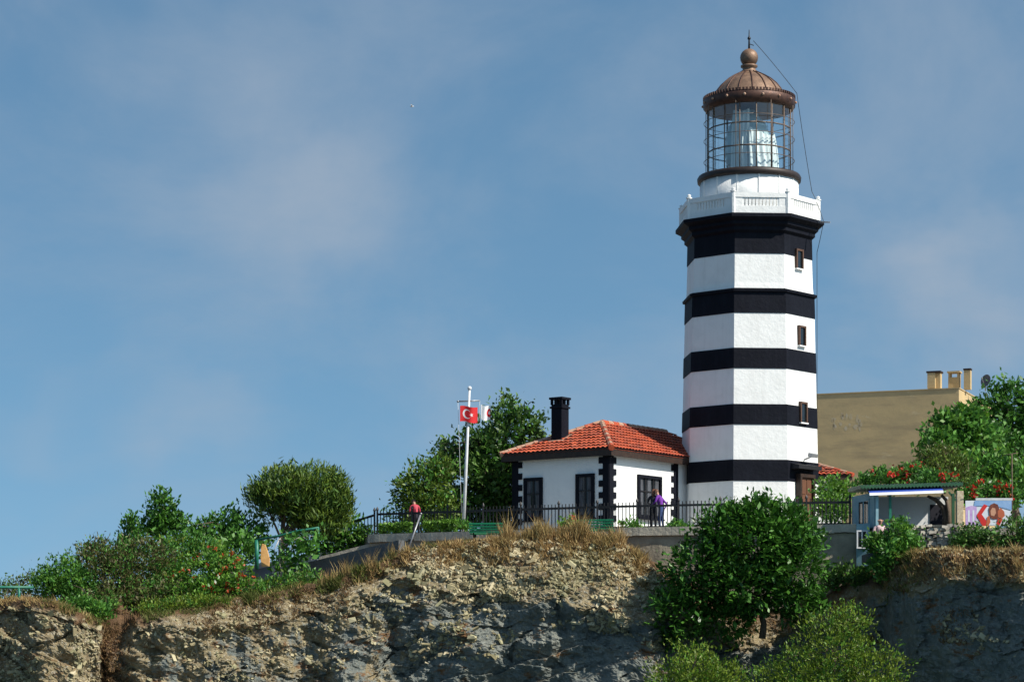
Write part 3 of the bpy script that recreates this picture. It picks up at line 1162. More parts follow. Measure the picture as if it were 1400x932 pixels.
def ridge_tiles(a, b_, r=0.12, ln=0.36):
    a, b_ = Vector(a), Vector(b_)
    n = max(1, int((b_ - a).length / ln))
    for i in range(n):
        q0, q1 = a + (b_ - a) * (i / n), a + (b_ - a) * ((i + 1.08) / n)
        mb.tube([q0 + zU * .02, q1 + zU * .02], [r * 1.08, r * .92], 8, 0 if i % 2 else (1 if random.random() < .4 else 0), False)


random.seed(4)
ridge_tiles(cs[0], apA)
ridge_tiles(cs[3], apA)
ridge_tiles(apA, apB)
mb.build('ridge_tiles', [M['mortar'], M['tile']], RF)
# chimney
cq = None
for t_ in [x * 0.02 for x in range(20, 260)]:      # on the left slope, where its foot is seen at px 766
    q = H(1.55, t_, 0)
    if HX + F * q.x / q.y < 766:
        cq = q
        break
CZ = EZ + (RZ - EZ) * 1.55 / 3.4
CH = thing('chimney', (0, 0, 0), None, None)
CH.parent = HO
CH.location = Vector((cq.x, cq.y, CZ)) - world_loc(HO)
ax = (HL, HU, zU)
ctop = (HY - 553) / F * cq.y
mb = MB()
mb.box((cq.x, cq.y, (CZ - .3 + ctop) / 2), (0.52, 0.52, ctop - CZ + .3), ax)
mb.box((cq.x, cq.y, ctop - .13), (0.62, 0.62, 0.08), ax)
mb.build('stack', M['black'], CH)
mb = MB()
for i in (-1, 0, 1):
    for j in (-1, 0, 1):
        if i or j:
            w_ = .09 if i and j else .07
            mb.box(Vector((cq.x, cq.y, ctop + .10)) + HL * .24 * i + HU * .24 * j, (w_, w_, 0.24), ax)
mb.box((cq.x, cq.y, ctop + .245), (0.66, 0.66, 0.09), ax)
mb.build('chimney_cap', M['black'], CH)
mb = MB()
sl_ = math.atan((RZ - EZ) / 3.4)
mb.box((cq.x, cq.y, CZ + .05), (0.74, 0.80, 0.06), (HL, (HU * math.cos(sl_) + zU * math.sin(sl_)), (zU * math.cos(sl_) - HU * math.sin(sl_))))
mb.build('flashing', M['mortar'], CH)


def house_window(side, a0, a1, z0, z1):
    axis, nout = (HU, -HL) if side == 'u' else (HL, -HU)
    am, wd, h = (a0 + a1) / 2, abs(a1 - a0), z1 - z0
    c = (H(am, OV, 0) if side == 'u' else H(OV, am, 0)) + zU * (z0 + z1) / 2
    w = thing('window', (0, 0, 0), None, None)
    w.parent = HO
    w.location = c - world_loc(HO)
    ax = (axis, nout, zU)
    mb = MB()
    b_ = 0.13
    mb.box(c + axis * (wd - b_) / 2 + nout * .02, (b_, 0.16, h), ax)
    mb.box(c - axis * (wd - b_) / 2 + nout * .02, (b_, 0.16, h), ax)
    mb.box(c + zU * (h - b_) / 2 + nout * .022, (wd - 2 * b_, 0.155, b_), ax)
    mb.box(c - zU * (h - b_) / 2 + nout * .022, (wd - 2 * b_, 0.155, b_), ax)
    mb.box(c - zU * (h / 2 + .03) + nout * .06, (wd + .12, 0.26, 0.06), ax)
    mb.build('frame', M['black'], w)
    mb = MB()
    mb.box(c + nout * .005, (wd - 2 * b_ + .02, 0.03, h - 2 * b_ + .02), ax)
    mb.build('pane', M['pane'], w)
    mb = MB()
    nsash = 3 if wd > 1.3 else 2
    for i in range(1, nsash):
        mb.box(c + axis * (-wd / 2 + wd * i / nsash) + nout * .03, (0.07, 0.05, h - 2 * b_), ax)
    mb.box(c + zU * h * .12 + nout * .034, (wd - 2 * b_, 0.045, 0.05), ax)
    mb.build('sash_bars', M['iron'], w)
    mb = MB()
    for i in range(nsash):
        xx = -wd / 2 + wd * (i + .5) / nsash
        n = 8
        vs, fs = [], []
        for k in range(n + 1):
            q = c + axis * (xx + (k / n - .5) * wd / nsash * .42) + nout * (.026 + .004 * math.sin(k * 2.4))
            vs += [q - zU * (h / 2 - b_), q + zU * (h / 2 - b_)]
        for k in range(n):
            fs.append((2 * k, 2 * k + 2, 2 * k + 3, 2 * k + 1))
        mb.add(vs, fs, 0, True)
    mb.build('net_curtain', M['net'], w)


M['net'] = mat('dim_net_curtain', (0.10, 0.11, 0.13), (0.03, 0.03, 0.035), 0.8, 5, sc3=(5, 5, .5))
house_window('u', 2.40, 4.18, 5.95, 7.72)
house_window('l', 3.61, 4.54, 5.86, 7.62)
house_window('l', 1.03, 1.93, 5.86, 7.66)

# ------------------------------------------------------------------ small tiled house behind the tower
BH = thing('tiled_house', (14.5, 107, TZ), 'low house behind the tower showing only its orange tiled roof', 'house')
Yb = 106.0
z0, z1 = (HY - 652) / F * Yb, (HY - 628) / F * (Yb + 2)
mb = MB()
mb.prism([(11.2, Yb + .4, TZ), (15.0, Yb + .4, TZ), (15.0, Yb + 5, TZ), (11.2, Yb + 5, TZ)], (0, 0, z0 - TZ))
mb.build('walls', M['house_white'], BH)
mb = MB()
e = [Vector((10.8, Yb, z0 + .08)), Vector((15.45, Yb, z0 + .08)), Vector((15.45, Yb + 5.4, z0 + .08)), Vector((10.8, Yb + 5.4, z0 + .08))]
r0_, r1_ = Vector((11.2, Yb + 2.7, z1 + .25)), Vector((12.6, Yb + 2.7, z1 + .25))
tiled(e[0], e[1], r0_, r1_, mb)
tiled(e[1], e[2], r1_, r1_, mb)
mb.add([q - zU * .03 for q in e] + [r0_ - zU * .03, r1_ - zU * .03], [(0, 1, 5, 4), (1, 2, 5), (2, 3, 4, 5), (3, 0, 4)])
brf = mb.build('roof', M['tile'], BH)
mb = MB()
ridge_tiles(e[1], r1_, 0.1)
ridge_tiles(r0_, r1_, 0.1)
mb.build('ridge_tiles', [M['mortar'], M['tile']], brf)
mb = MB()
mb.box((13.1, Yb + .05, z0), (4.6, 0.06, 0.22))
mb.box((15.4, Yb + 2.7, z0), (0.06, 5.2, 0.22))
mb.build('fascia', M['fascia'], BH)

# ------------------------------------------------------------------ beige building
bc = P(1311, 531, 125)
bl = P(1116, 540, 127.9)
bdir = (Vector((bl.x, bl.y, 0)) - Vector((bc.x, bc.y, 0))).normalized()
bside = Vector((-bdir.y, bdir.x, 0))
if bside.y < 0:
    bside = -bside
BT = bc.z
c0 = Vector((bc.x, bc.y, 0))
BB = thing('apartment_block', (c0.x, c0.y, TZ), 'large blank beige stucco building behind the trees with roof chimneys', 'building')
mb = MB()
poly = [c0, c0 + bdir * 12, c0 + bdir * 12 + bside * 11, c0 + bside * 11]
mb.prism([q + zU * (TZ - .5) for q in poly], (0, 0, BT - TZ + .5))
mb.build('walls', M['stucco'], BB)
mb = MB()
cc = sum(poly, Vector()) / 4
out = [q + (q - cc).normalized() * .05 for q in poly]
mb.prism([q + zU * (BT + .004) for q in out], (0, 0, 0.05))
mb.build('coping', M['stucco'], BB)
# faded remains of old painted lettering on the blank wall: pale worn patches
mb = MB()
random.seed(12)
for i in range(16):
    k = i % 8
    mb = MB()
    q = P(1144 + k * 5.4 + random.uniform(-4, 4), 572 + (i // 8) * 10 + random.uniform(-5, 5), 126)
    tt = (q.x - c0.x) / bdir.x
    z = q.z * (c0 + bdir * tt).y / q.y
    a_ = c0 + bdir * tt - bside * .004 + zU * z
    w_, h_ = random.uniform(.06, .17), random.uniform(.1, .26)
    n = 7
    mb.add([a_] + [a_ + bdir * w_ * math.cos(6.283 * k2 / n) * random.uniform(.5, 1.2) + zU * h_ * math.sin(6.283 * k2 / n) * random.uniform(.5, 1.2) for k2 in range(n)],
           [(0, 1 + k2, 1 + (k2 + 1) % n) for k2 in range(n)])
    mb.build('worn_paint', M['faded_paint'], BB)


def block_chimney(px, wpx, toppx, Y, kind):
    b0 = P(px, 531, Y)
    w = wpx / F * Y
    top = (HY - toppx) / F * Y
    ch = thing('chimney', (0, 0, 0), None, None)
    ch.parent = BB
    ch.location = Vector((b0.x, b0.y, BT)) - world_loc(BB)
    ax = (-bdir, bside, zU)
    mb = MB()
    z0_ = BT + .13
    if kind == 'twin':
        mb.box((b0.x - w * .2, b0.y, (z0_ + top - .1) / 2), (w * .62, w * .9, top - .1 - z0_), ax)
        mb.box((b0.x + w * .30, b0.y - .05, (z0_ + top - .1) / 2), (w * .40, w * .6, top - .1 - z0_), ax)
    elif kind == 'frame':
        mb.box((b0.x, b0.y, (z0_ + top - .32) / 2), (w, w * .8, top - .32 - z0_), ax)
        for sg in (-1, 1):
            for s2 in (-1, 1):
                mb.box(Vector((b0.x, b0.y, top - .2)) - bdir * sg * w * .4 + bside * s2 * w * .3, (w * .18, w * .18, .24), ax)
    else:
        mb.box((b0.x, b0.y, (z0_ + top - .1) / 2), (w, w, top - .1 - z0_), ax)
    mb.build('stack', M['stucco'], ch)
    mb = MB()
    mb.box((b0.x, b0.y, top - .04), (w * 1.16, w * 1.1, 0.09), ax)
    mb.build('chimney_cap', M['fascia'] if kind != 'frame' else M['stucco'], ch)


block_chimney(1278, 17, 508, 126.2, 'twin')
block_chimney(1305, 15, 508, 127, 'frame')
block_chimney(1323, 9, 504, 126.6, 'single')
DS = thing('satellite_dish', P(1348, 532, 127), 'grey satellite dish standing on the roof of the beige building', 'satellite dish')
q = P(1348, 520.5, 127)
mb = MB()
dn = Vector((-0.62, -0.66, 0.25)).normalized()
dx = dn.cross(zU).normalized()
dy = dx.cross(dn)
vs, fs = [q - dn * .08], []
for i in range(1, 5):
    r = 0.36 * i / 4
    for k in range(20):
        a = 2 * math.pi * k / 20
        vs.append(q + dx * r * math.cos(a) * .85 + dy * r * math.sin(a) + dn * (0.12 * (i / 4) ** 2 - .08))
for k in range(20):
    fs.append((0, 1 + k, 1 + (k + 1) % 20))
    for i in range(3):
        fs.append((1 + i * 20 + k, 1 + (i + 1) * 20 + k, 1 + (i + 1) * 20 + (k + 1) % 20, 1 + i * 20 + (k + 1) % 20))
mb.add(vs, fs, 0, True)
mb.build('dish', mat('dark_grey_dish', (0.11, 0.125, 0.16), None, 0.7), DS)
mb = MB()
mb.tube([Vector((q.x, q.y + .15, BT + .12)), Vector((q.x, q.y + .15, q.z)), q], 0.03, 6)
mb.build('mast', M['grey_metal'], DS)
mb = MB()
mb.tube([q - dy * .34, q + dn * .42], 0.012, 5)
mb.ball(q + dn * .42, 0.045, 8)
mb.build('feed_arm', M['grey_metal'], DS)


# ------------------------------------------------------------------ iron fences
def fence(line, z_of, h, spacing, label, name='iron_fence', group=None, post_every=1.7, tip=0.16, cat='fence'):
    fo = thing(name, (line[0][0], line[0][1], z_of(0)), label, cat, group)
    tot = 0
    segs = []
    for a, b_ in zip(line, line[1:]):
        L = math.hypot(b_[0] - a[0], b_[1] - a[1])
        segs.append((a, b_, tot, L))
        tot += L

    def at(d):
        for a, b_, t0, L in segs:
            if d <= t0 + L + 1e-6:
                k = (d - t0) / L
                return Vector((a[0] + (b_[0] - a[0]) * k, a[1] + (b_[1] - a[1]) * k, z_of(d)))
        a, b_, t0, L = segs[-1]
        return Vector((b_[0], b_[1], z_of(tot)))
    n = max(1, round(tot / post_every))
    for i in range(n + 1):
        q = at(tot * i / n)
        mb = MB()
        mb.box(q + zU * (h + .14) / 2, (0.075, 0.075, h + .14))
        mb.lathe((q.x, q.y), [(0.02, q.z + h + .13), (0.06, q.z + h + .18), (0.045, q.z + h + .24), (0.005, q.z + h + .32)], 8, 0, 0, False, True)
        mb.build('post', M['iron'], fo)
    for i in range(n):
        mb = MB()
        d0, d1 = tot * i / n, tot * (i + 1) / n
        nn = max(2, int((d1 - d0) / 0.4))
        for zz, w in ((h, 0.085), (0.14, 0.05)):
            for k in range(nn):
                mb.bar(at(d0 + (d1 - d0) * k / nn) + zU * zz, at(d0 + (d1 - d0) * (k + 1) / nn) + zU * zz, w * .7, w)
        m_ = int((d1 - d0) / spacing)
        for k in range(1, m_):
            q = at(d0 + (d1 - d0) * k / m_)
            mb.bar(q + zU * .08, q + zU * (h + tip), 0.037)
        mb.build('railing_panel', M['iron'], fo)
    return fo, at, tot


f_main, fence_at, f_tot = fence(FENCE, lambda d: TZ, 0.94, 0.145, 'long black spiked iron fence along the terrace in front of house and tower')
FL = [(-5.6, 95.6), (-7.5, 97.5)]
fl = [(P(512, 0, 95.6).x, 95.6), (P(432, 0, 97.5).x, 97.5)]
fence(fl, lambda d: TZ - 0.02 - d * 0.20, 0.93, 0.16, 'black iron fence sloping down beside the rounded pine at the terrace end', tip=0.02)

# ------------------------------------------------------------------ ramp walls and green rail on the left
def wall_line(name, pts, thick, depth, mat_, label, cat='wall'):
    """pts = (px, py_top, Y); a wall of constant thickness following the path"""
    mb = MB()
    q = [P(*a) for a in pts]
    for a, b_ in zip(q, q[1:]):
        d = Vector((b_.x - a.x, b_.y - a.y, 0)).normalized()
        n_ = Vector((-d.y, d.x, 0))
        if n_.y < 0:
            n_ = -n_
        m_ = 8
        for k in range(m_):
            u, w = a + (b_ - a) * (k / m_), a + (b_ - a) * ((k + 1) / m_)
            j0 = zU * (0.02 * nz(u.x * 3, 1, 5))
            j1 = zU * (0.02 * nz(w.x * 3, 1, 5))
            u, w = u + j0, w + j1
            vs = [u, w, w + n_ * thick, u + n_ * thick]
            vs += [v - zU * depth for v in vs]
            mb.add(vs, [(0, 1, 2, 3), (4, 7, 6, 5), (0, 4, 5, 1), (2, 6, 7, 3), (1, 5, 6, 2), (3, 7, 4, 0)])
    o = mb.build(name, mat_, None, q[0])
    return tag(o, label, cat)


wall_line('ramp_wall', [(336, 785, 92.5), (430, 766, 90.6), (545, 738, 88.6)], 0.4, 1.6, M['concrete_dark'], 'dark low concrete wall climbing beside the path to the left of the terrace')
wall_line('kerb_wall', [(425, 764, 94.2), (500, 744, 93.6), (560, 733, 93.0)], 0.5, 0.8, M['concrete'], 'pale concrete kerb rising behind the dark ramp wall toward the fence')
wall_line('parapet', [(338, 780, 92.2), (372, 773, 91.6), (432, 764, 91.0)], 0.25, 0.5, M['concrete_blue'], 'bluish painted parapet under the green handrail beside the pine')

GR = thing('handrail', P(350, 780, 91.8), 'green tubular handrail climbing along the parapet beside the rounded pine', 'handrail', 'green handrails')
gp = [P(350, 738, 91.8), P(383, 732, 91.5), P(405, 726, 91.3), P(436, 721, 91.0)]
mb = MB()
mb.tube(gp, 0.045, 8)
mb.tube([P(338, 770, 91.9), P(350, 764, 91.8)], 0.04, 8)
mb.build('top_rail', M['green_rail'], GR)
for px, yt, yb, Y, r in ((351, 738, 778, 91.8, .085), (428, 723, 765, 91.1, .03), (435, 721, 764, 91.0, .05)):
    mb = MB()
    mb.tube([P(px, yt, Y), P(px, yb, Y)], r, 8)
    mb.build('post', M['green_rail'], GR)
g2 = thing('handrail', P(30, 818, 85.5), 'green straight handrail at the cliff edge on the far left', 'handrail', 'green handrails')
mb = MB()
mb.tube([P(-60, 802.5, 85.5), P(46, 802.5, 85.5)], 0.05, 8)
mb.build('top_rail', M['green_rail'], g2)
for px in (-40, 26):
    mb = MB()
    mb.tube([P(px, 802.5, 85.5), P(px, 826, 85.5)], 0.05, 8)
    mb.build('post', M['green_rail'], g2)
mb = MB()
a_ = P(363, 774, 92.0)
outl = [(-.16, 0), (.13, -.02), (.17, .3), (.1, .62), (.02, .86), (-.1, .9), (-.15, .7), (-.18, .3)]
mb.prism([a_ + Vector((x + y * -.06, y * .12, y)) for x, y in outl], (0.02, 0.05, 0))
tag(mb.build('wooden_board', M['board_wood'], None, a_, bevel=0.008), 'leaning orange-brown wooden board by the green handrail', 'board')
mb = MB()
a_, b_ = P(575, 703, 92.6), P(559, 748, 92.0)
mb.tube([b_, a_], [0.04, 0.035], 8)
mb.tube([a_, a_ + Vector((.03, 0, .06))], 0.05, 8)
tag(mb.build('leaning_pole', M['grey_metal'], None, b_), 'slanting grey metal pole in front of the fence beside the red-jacketed person', 'pole')

# ------------------------------------------------------------------ benches
def bench(c, rz):
    t = thing('park_bench', c, 'green slatted bench', 'bench', 'green benches by the fence')
    X = Vector((math.cos(rz), math.sin(rz), 0))
    Yv = Vector((-math.sin(rz), math.cos(rz), 0))
    c = Vector(c)
    mb = MB()
    for k in range(5):
        mb.box(c + zU * (.40) + Yv * (.10 + .095 * k), (1.32, 0.075, 0.035), (X, Yv, zU))
    mb.build('seat', M['green_paint'], t)
    mb = MB()
    bz = Vector((0, 0, 1)) * .96 - Yv * .26
    by = Yv * .96 + zU * .26
    for k in range(4):
        mb.box(c + zU * .40 + bz * (.06 + .105 * k) - Yv * .02, (1.32, 0.03, 0.064), (X, by, bz))
    mb.build('backrest', M['green_paint'], t)
    for sx in (-1, 1):
        for yy in (.06, .46):
            mb = MB()
            mb.bar(c + X * sx * .5 + Yv * (yy - .03), c + X * sx * .5 + Yv * yy + zU * .385, 0.06)
            mb.build('leg', M['iron'], t)
        mb = MB()
        mb.bar(c + X * sx * .5 + Yv * .04 + zU * .38, c + X * sx * .5 - Yv * .1 + zU * .84, 0.045)
        mb.build('back_support', M['iron'], t)
    return t


q = P(665, 740, 89.4)
B1 = bench((q.x, q.y, 4.52), R(-8))
q = P(815, 740, 87.7)
B2 = copy_tree(B1)
B2.location = (q.x, q.y, 4.55)
B1['label'] = 'green slatted bench below the flagpole, left of the tall dry grass'
B2['label'] = 'green slatted bench in front of the near black house corner'

# ------------------------------------------------------------------ flagpole and flags
FP = thing('flagpole', P(633, 722, 93.6), 'white slightly leaning flagpole with crossbar in front of the dark tree', 'flagpole')
fb, ft = P(633, 722, 93.6), P(642, 532, 93.6)
fb.z = TZ
mb = MB()
mb.tube([fb, fb + (ft - fb) * .55, ft], [0.075, 0.065, 0.045], 10)
mb.build('pole', M['white_metal'], FP)
mb = MB()
mb.ball(ft + zU * .04, 0.09, 10)
mb.build('truck', M['white_metal'], FP)
mb = MB()
ya, yb = P(626, 548.5, 93.6), P(656, 547.5, 93.6)
mb.tube([ya, yb], 0.03, 8)
mb.ball(ya, .05, 8)
mb.build('crossbar', M['grey_metal'], FP)
mb = MB()
wire(mb, ya, P(631, 700, 93.5), 0.0, 0.008, 4)
wire(mb, yb, P(655, 576, 93.6), 0.0, 0.008, 4)
mb.build('halyard', M['white_metal'], FP)


def flag(name, px0, py0, w, h, Y, mats, paint, label, tilt=0.0, ph=0.0, amp=0.12):
    """waving cloth; paint(u, v) -> material slot"""
    nu, nv = 90, 60
    a = P(px0, py0, Y)
    mb = MB()
    vs, fs, ms = [], [], []
    for i in range(nu + 1):
        u = i / nu
        for j in range(nv + 1):
            v = j / nv
            x = u * w
            vs.append((a.x + x * .97, a.y + amp * u * math.sin(u * 7 + ph + v * .8), a.z - v * h - tilt * x + .03 * math.sin(u * 6 + ph)))
    for i in range(nu):
        for j in range(nv):
            mb.m.append(paint((i + .5) / nu, (j + .5) / nv))
            mb.sm.append(True)
            fs.append((i * (nv + 1) + j, (i + 1) * (nv + 1) + j, (i + 1) * (nv + 1) + j + 1, i * (nv + 1) + j + 1))
    mb.v = vs
    mb.f = fs
    o = mb.build(name, mats, None, a)
    return tag(o, label, 'flag', 'flags on the flagpole')


def star(u, v, cu, cv, r):
    x, y = u - cu, v - cv
    d = math.hypot(x, y)
    if d > r:
        return False
    a = math.atan2(y, -x)
    k = abs(((a / (2 * math.pi / 5)) + .5) % 1 - .5) * 2 * math.pi / 5
    rin = r * .382
    # edge of a five-pointed star between tip (r, 0) and notch (rin, 36 deg)
    x0, y0 = r, 0
    x1, y1 = rin * math.cos(math.pi / 5), rin * math.sin(math.pi / 5)
    px, py = d * math.cos(k), d * math.sin(k)
    return (x1 - x0) * (py - y0) - (y1 - y0) * (px - x0) > 0


FW, FH_ = 0.72, 0.62


def tr_paint(u, v):
    x, y = u * 1.3, v
    if math.hypot(x - .50, y - .5) < .30 and math.hypot(x - .575, y - .5) > .24:
        return 1
    if star(x, y, .85, .5, .15):
        return 1
    return 0


flag('flag', 629, 555, FW, FH_, 93.5, [M['red'], M['white_cloth']], tr_paint, 'red flag with white crescent and star flying from the flagpole', 0.05, 0.4, 0.10)


def wh_paint(u, v):
    d = math.hypot((u - .92) * 1.0, (v - .52) * 1.0)
    return 1 if (d < .30 and d > .12) or (u > .8 and .62 < v < .72) else 0


flag('flag', 657.5, 553.5, 0.38, 0.58, 93.7, [M['white_cloth'], M['red']], wh_paint, 'white flag with a red emblem flying beside the red flag', 0.12, 2.2, 0.06)

# ------------------------------------------------------------------ kiosk
KF, KB = 86.0, 88.4
kx0, kx1 = P(1197, 0, KF).x, P(1313, 0, KF).x
kl = P(1166, 0, KB).x
KZ = 4.95
KS = thing('kiosk', (15, 87, KZ), 'small teal and white open kiosk with green corrugated roof on the right', 'kiosk')
mb = MB()
mb.prism([(kx0, KF, KZ - .9), (kx1, KF, KZ - .9), (kx1, KB + .1, KZ - .9), (kl, KB + .1, KZ - .9)], (0, 0, 0.9))
mb.build('floor_base', M['concrete_dark'], KS)
mb = MB()
mb.box(((kl + kx1) / 2, KB + .05, KZ + .65), (kx1 - kl, 0.1, 1.3))
mb.build('back_wall', M['house_white'], KS)
mb = MB()
a_, b_ = Vector((kl, KB, KZ)), Vector((kx0, KF, KZ))
d = (b_ - a_).normalized()
n_ = Vector((d.y, -d.x, 0))
if n_.y > 0:
    n_ = -n_
L = (b_ - a_).length
ax = (d, n_, zU)
mid = (a_ + b_) / 2
mb.box(mid + zU * .65, (L, 0.08, 1.30), ax)
mb.build('side_wall', M['teal'], KS)
w = thing('window', (0, 0, 0), None, None)
w.parent = KS
wc = mid + zU * .62 + d * .1 + n_ * .04
w.location = wc - world_loc(KS)
mb = MB()
for k in (-.5, 0, .5):
    mb.box(wc + d * k * 1.1, (0.08, 0.06, 0.9), ax)
mb.box(wc + zU * .45, (1.2, 0.064, 0.08), ax)
mb.box(wc - zU * .45, (1.2, 0.064, 0.08), ax)
mb.build('frame', M['teal'], w)
mb = MB()
mb.box(wc, (1.1, 0.03, 0.86), ax)
mb.build('pane', M['pane'], w)
# corrugated roof, tipped up toward the right
mb = MB()
rl, rr = P(1172, 669, 86.6), P(1321, 661, 85.2)
n, vs, fs = 150, [], []
for i in range(n + 1):
    t = i / n
    x = rl.x + (rr.x - rl.x) * t
    z = rl.z + (rr.z - rl.z) * t + .03 * math.sin(i * 1.26)
    for (y, dz) in ((85.8, -.02), (85.8, .09), (89.0, .19), (89.0, .08)):
        vs.append((x, y, z + dz))
for i in range(n):
    for k in range(4):
        k2 = (k + 1) % 4
        fs.append((4 * i + k, 4 * i + 4 + k, 4 * i + 4 + k2, 4 * i + k2))
fs += [(0, 1, 2, 3), (4 * n + 3, 4 * n + 2, 4 * n + 1, 4 * n)]
mb.add(vs, fs)
mb.build('roof', M['roof_green'], KS)
AW = thing('awning', (0, 0, 0), None, None)
AW.parent = KS
p0, p1 = P(1189, 677, 85.6), P(1290, 673.5, 85.6)
AW.location = p0 - world_loc(KS)
mb = MB()
mb.prism([p0, p1, p1 + Vector((0, .06, .10)), p0 + Vector((0, .06, .10))], (0, .03, 0))
mb.build('awning_hem', M['white_cloth'], AW)
mb = MB()
mb.prism([p0 + Vector((0, .065, .10)), p1 + Vector((0, .065, .10)), p1 + Vector((0, .5, .23)), p0 + Vector((0, .5, .23))], (0, .03, .03))
mb.build('awning_cloth', M['blue'], AW)
for px, mt, r in ((1199, 'teal', .10), (1217, 'green_rail', .09), (1303, 'roof_green', .10), (1312, 'roof_green', .09)):
    q = P(px, 700, KF - .1)
    mb = MB()
    mb.box((q.x, q.y, KZ + .62), (r, r, 1.24))
    mb.build('post', M[mt], KS)
mb = MB()
mb.bar(P(1297, 672, KF - .1), P(1307, 684, KF - .1), 0.06)
mb.bar(P(1316, 672, KF - .1), P(1308, 684, KF - .1), 0.06)
mb.build('braces', M['roof_green'], KS)
# gnarled timber arch on the right
mb = MB()
arch = [P(1268, 678, 86.6), P(1280, 683, 86.6), P(1289, 693, 86.6), P(1293, 706, 86.6), P(1292, 722, 86.6)]
mb.tube(arch, [.05, .08, .10, .10, .13], 8)
mb.tube([P(1296, 722, 86.5), P(1297, 700, 86.5), P(1294, 684, 86.5), P(1287, 676, 86.5)], [.11, .08, .07, .05], 8)
mb.build('timber_arch', M['bark'], KS)
mb = MB()
q = P(1284, 704, 88.2)
mb.box((q.x, KB - .02, KZ + .5), (0.62, 0.05, 1.0))
mb.build('doorway', M['navy_cloth'], KS)
# lower teal panel beneath the side wall
mb = MB()
pa, pb = P(1171, 722, 86.3), P(1189, 722, 86.1)
dd = (Vector((pb.x, pb.y, 0)) - Vector((pa.x, pa.y, 0))).normalized()
mb.prism([Vector((pa.x, pa.y, 3.55)), Vector((pb.x, pb.y, 3.55)), Vector((pb.x, pb.y, KZ + .15)), Vector((pa.x, pa.y, KZ + .15))], (0, 0.08, 0))
mb.build('lower_panel', M['teal'], KS)
mb = MB()
wc = P(1178.5, 737, 86.15)
for k in (-.17, 0, .17):
    mb.box(wc + Vector((k, 0, 0)), (.05, .06, .62))
for k in (-.31, .31):
    mb.box(wc + Vector((0, -.002, k)), (.40, .06, .05))
mb.build('lower_window_frame', M['white_metal'], KS)
mb = MB()
mb.box(wc + Vector((0, .02, 0)), (.36, .04, .6))
mb.build('lower_pane', M['pane'], KS)
mb = MB()
q = P(1312, 724, 85.4)
mb.box((q.x, q.y, (q.z + 6.24) / 2), (.24, .24, 6.24 - q.z))
tag(mb.build('cream_pillar', mat('cream_marbled_paint', (.62, .54, .38), (.38, .28, .18), .8, 9), None, q, bevel=.01), 'cream mottled pillar between the kiosk and the printed banner', 'pillar')

# rubble wall
RWo = MB()
random.seed(3)
p0, p1 = P(1244, 741, 84.6), P(1306, 741, 84.2)
for r in range(7):
    x = p0.x + random.uniform(0, .1)
    while x < p1.x:
        w_ = random.uniform(.16, .34)
        h_ = random.uniform(.10, .15)
        c = Vector((x + w_ / 2, interp(x, [(p0.x, 84.6), (p1.x, 84.2)]) + random.uniform(-.05, .05), p0.z - .15 + r * .118 + random.uniform(-.02, .02)))
        ang = random.uniform(-.25, .25)
        X = Vector((math.cos(ang), 0, math.sin(ang)))
        Z = Vector((-math.sin(ang), 0, math.cos(ang)))
        k = len(RWo.v)
        RWo.box(c, (w_ * .96, .3, h_ * .95), (X, Vector((0, 1, 0)), Z))
        for i in range(k, k + 8):
            v = Vector(RWo.v[i])
            RWo.v[i] = tuple(v + Vector((random.uniform(-.03, .03), random.uniform(-.05, .05), random.uniform(-.025, .025))))
        x += w_
RWo.box(((p0.x + p1.x) / 2, 84.6, p0.z + .2), (p1.x - p0.x, .18, .8), None, 1)
tag(RWo.build('rubble_wall', [M['stone'], M['concrete_dark']], None, p0), 'rough dry-stone rubble wall in front of the kiosk', 'wall')

# ------------------------------------------------------------------ printed banner
BN = thing('banner_frame', P(1352, 752, 83.2), 'printed advertising banner with red zigzag and brown hair on a pole', 'banner')
bx0, bx1 = P(1320, 0, 83.4).x, P(1383, 0, 83.4).x
bz0, bz1 = (HY - 718.5) / F * 83.4, (HY - 684) / F * 83.4
BW, BHH = bx1 - bx0, bz1 - bz0
prt = [mat('banner_blue', (.20, .36, .62), (.32, .47, .70), .5, 3), mat('banner_white', (.74, .76, .80), (.64, .68, .76), .5, 3), mat('banner_red', (.66, .03, .025), None, .5),
       mat('banner_purple', (.50, .30, .62), (.62, .46, .70), .5, 5), mat('banner_brown', (.22, .06, .03), (.12, .03, .02), .5, 8), mat('banner_skin', (.62, .32, .20), None, .5), mat('banner_orange', (.55, .14, .06), None, .5)]
mb = MB()


def bpoly(pts, lay, mi):
    """flat print: points in banner units, u right, v up"""
    y = 83.4 - .012 - lay * .003
    n = len(pts)
    mb.add([(bx0 + u * BW, y, bz0 + v * BHH) for u, v in pts], [tuple(range(n))], mi)


mb.box(((bx0 + bx1) / 2, 83.42, (bz0 + bz1) / 2), (BW, .04, BHH), None, 1)
bpoly([(.18, .78), (.2, 1), (1, 1), (1, .62), (.62, .80)], 1, 0)
bpoly([(.0, .05), (.0, .72), (.12, .80), (.24, .76), (.24, .05)], 1, 3)
bpoly([(.05, .16), (.05, .62), (.09, .62), (.09, .16)], 2, 1)
bpoly([(.15, .16), (.15, .62), (.19, .62), (.19, .16)], 2, 1)
bpoly([(.24, .42), (.40, .86), (.48, .80), (.35, .46), (.46, .18), (.46, .0), (.36, .0)], 2, 2)
bpoly([(.44, .0), (.47, .36), (.52, .40), (.55, .0)], 3, 6)
bpoly([(.52, .40), (.50, .66), (.54, .84), (.62, .90), (.70, .84), (.74, .62), (.80, .44), (.72, .30), (.62, .26), (.56, .30)], 3, 4)
bpoly([(.55, .42), (.54, .60), (.58, .72), (.64, .70), (.66, .52), (.62, .38)], 4, 5)
bpoly([(.70, .36), (.70, .58), (.76, .72), (.84, .56), (.85, .40), (.78, .26)], 4, 6)
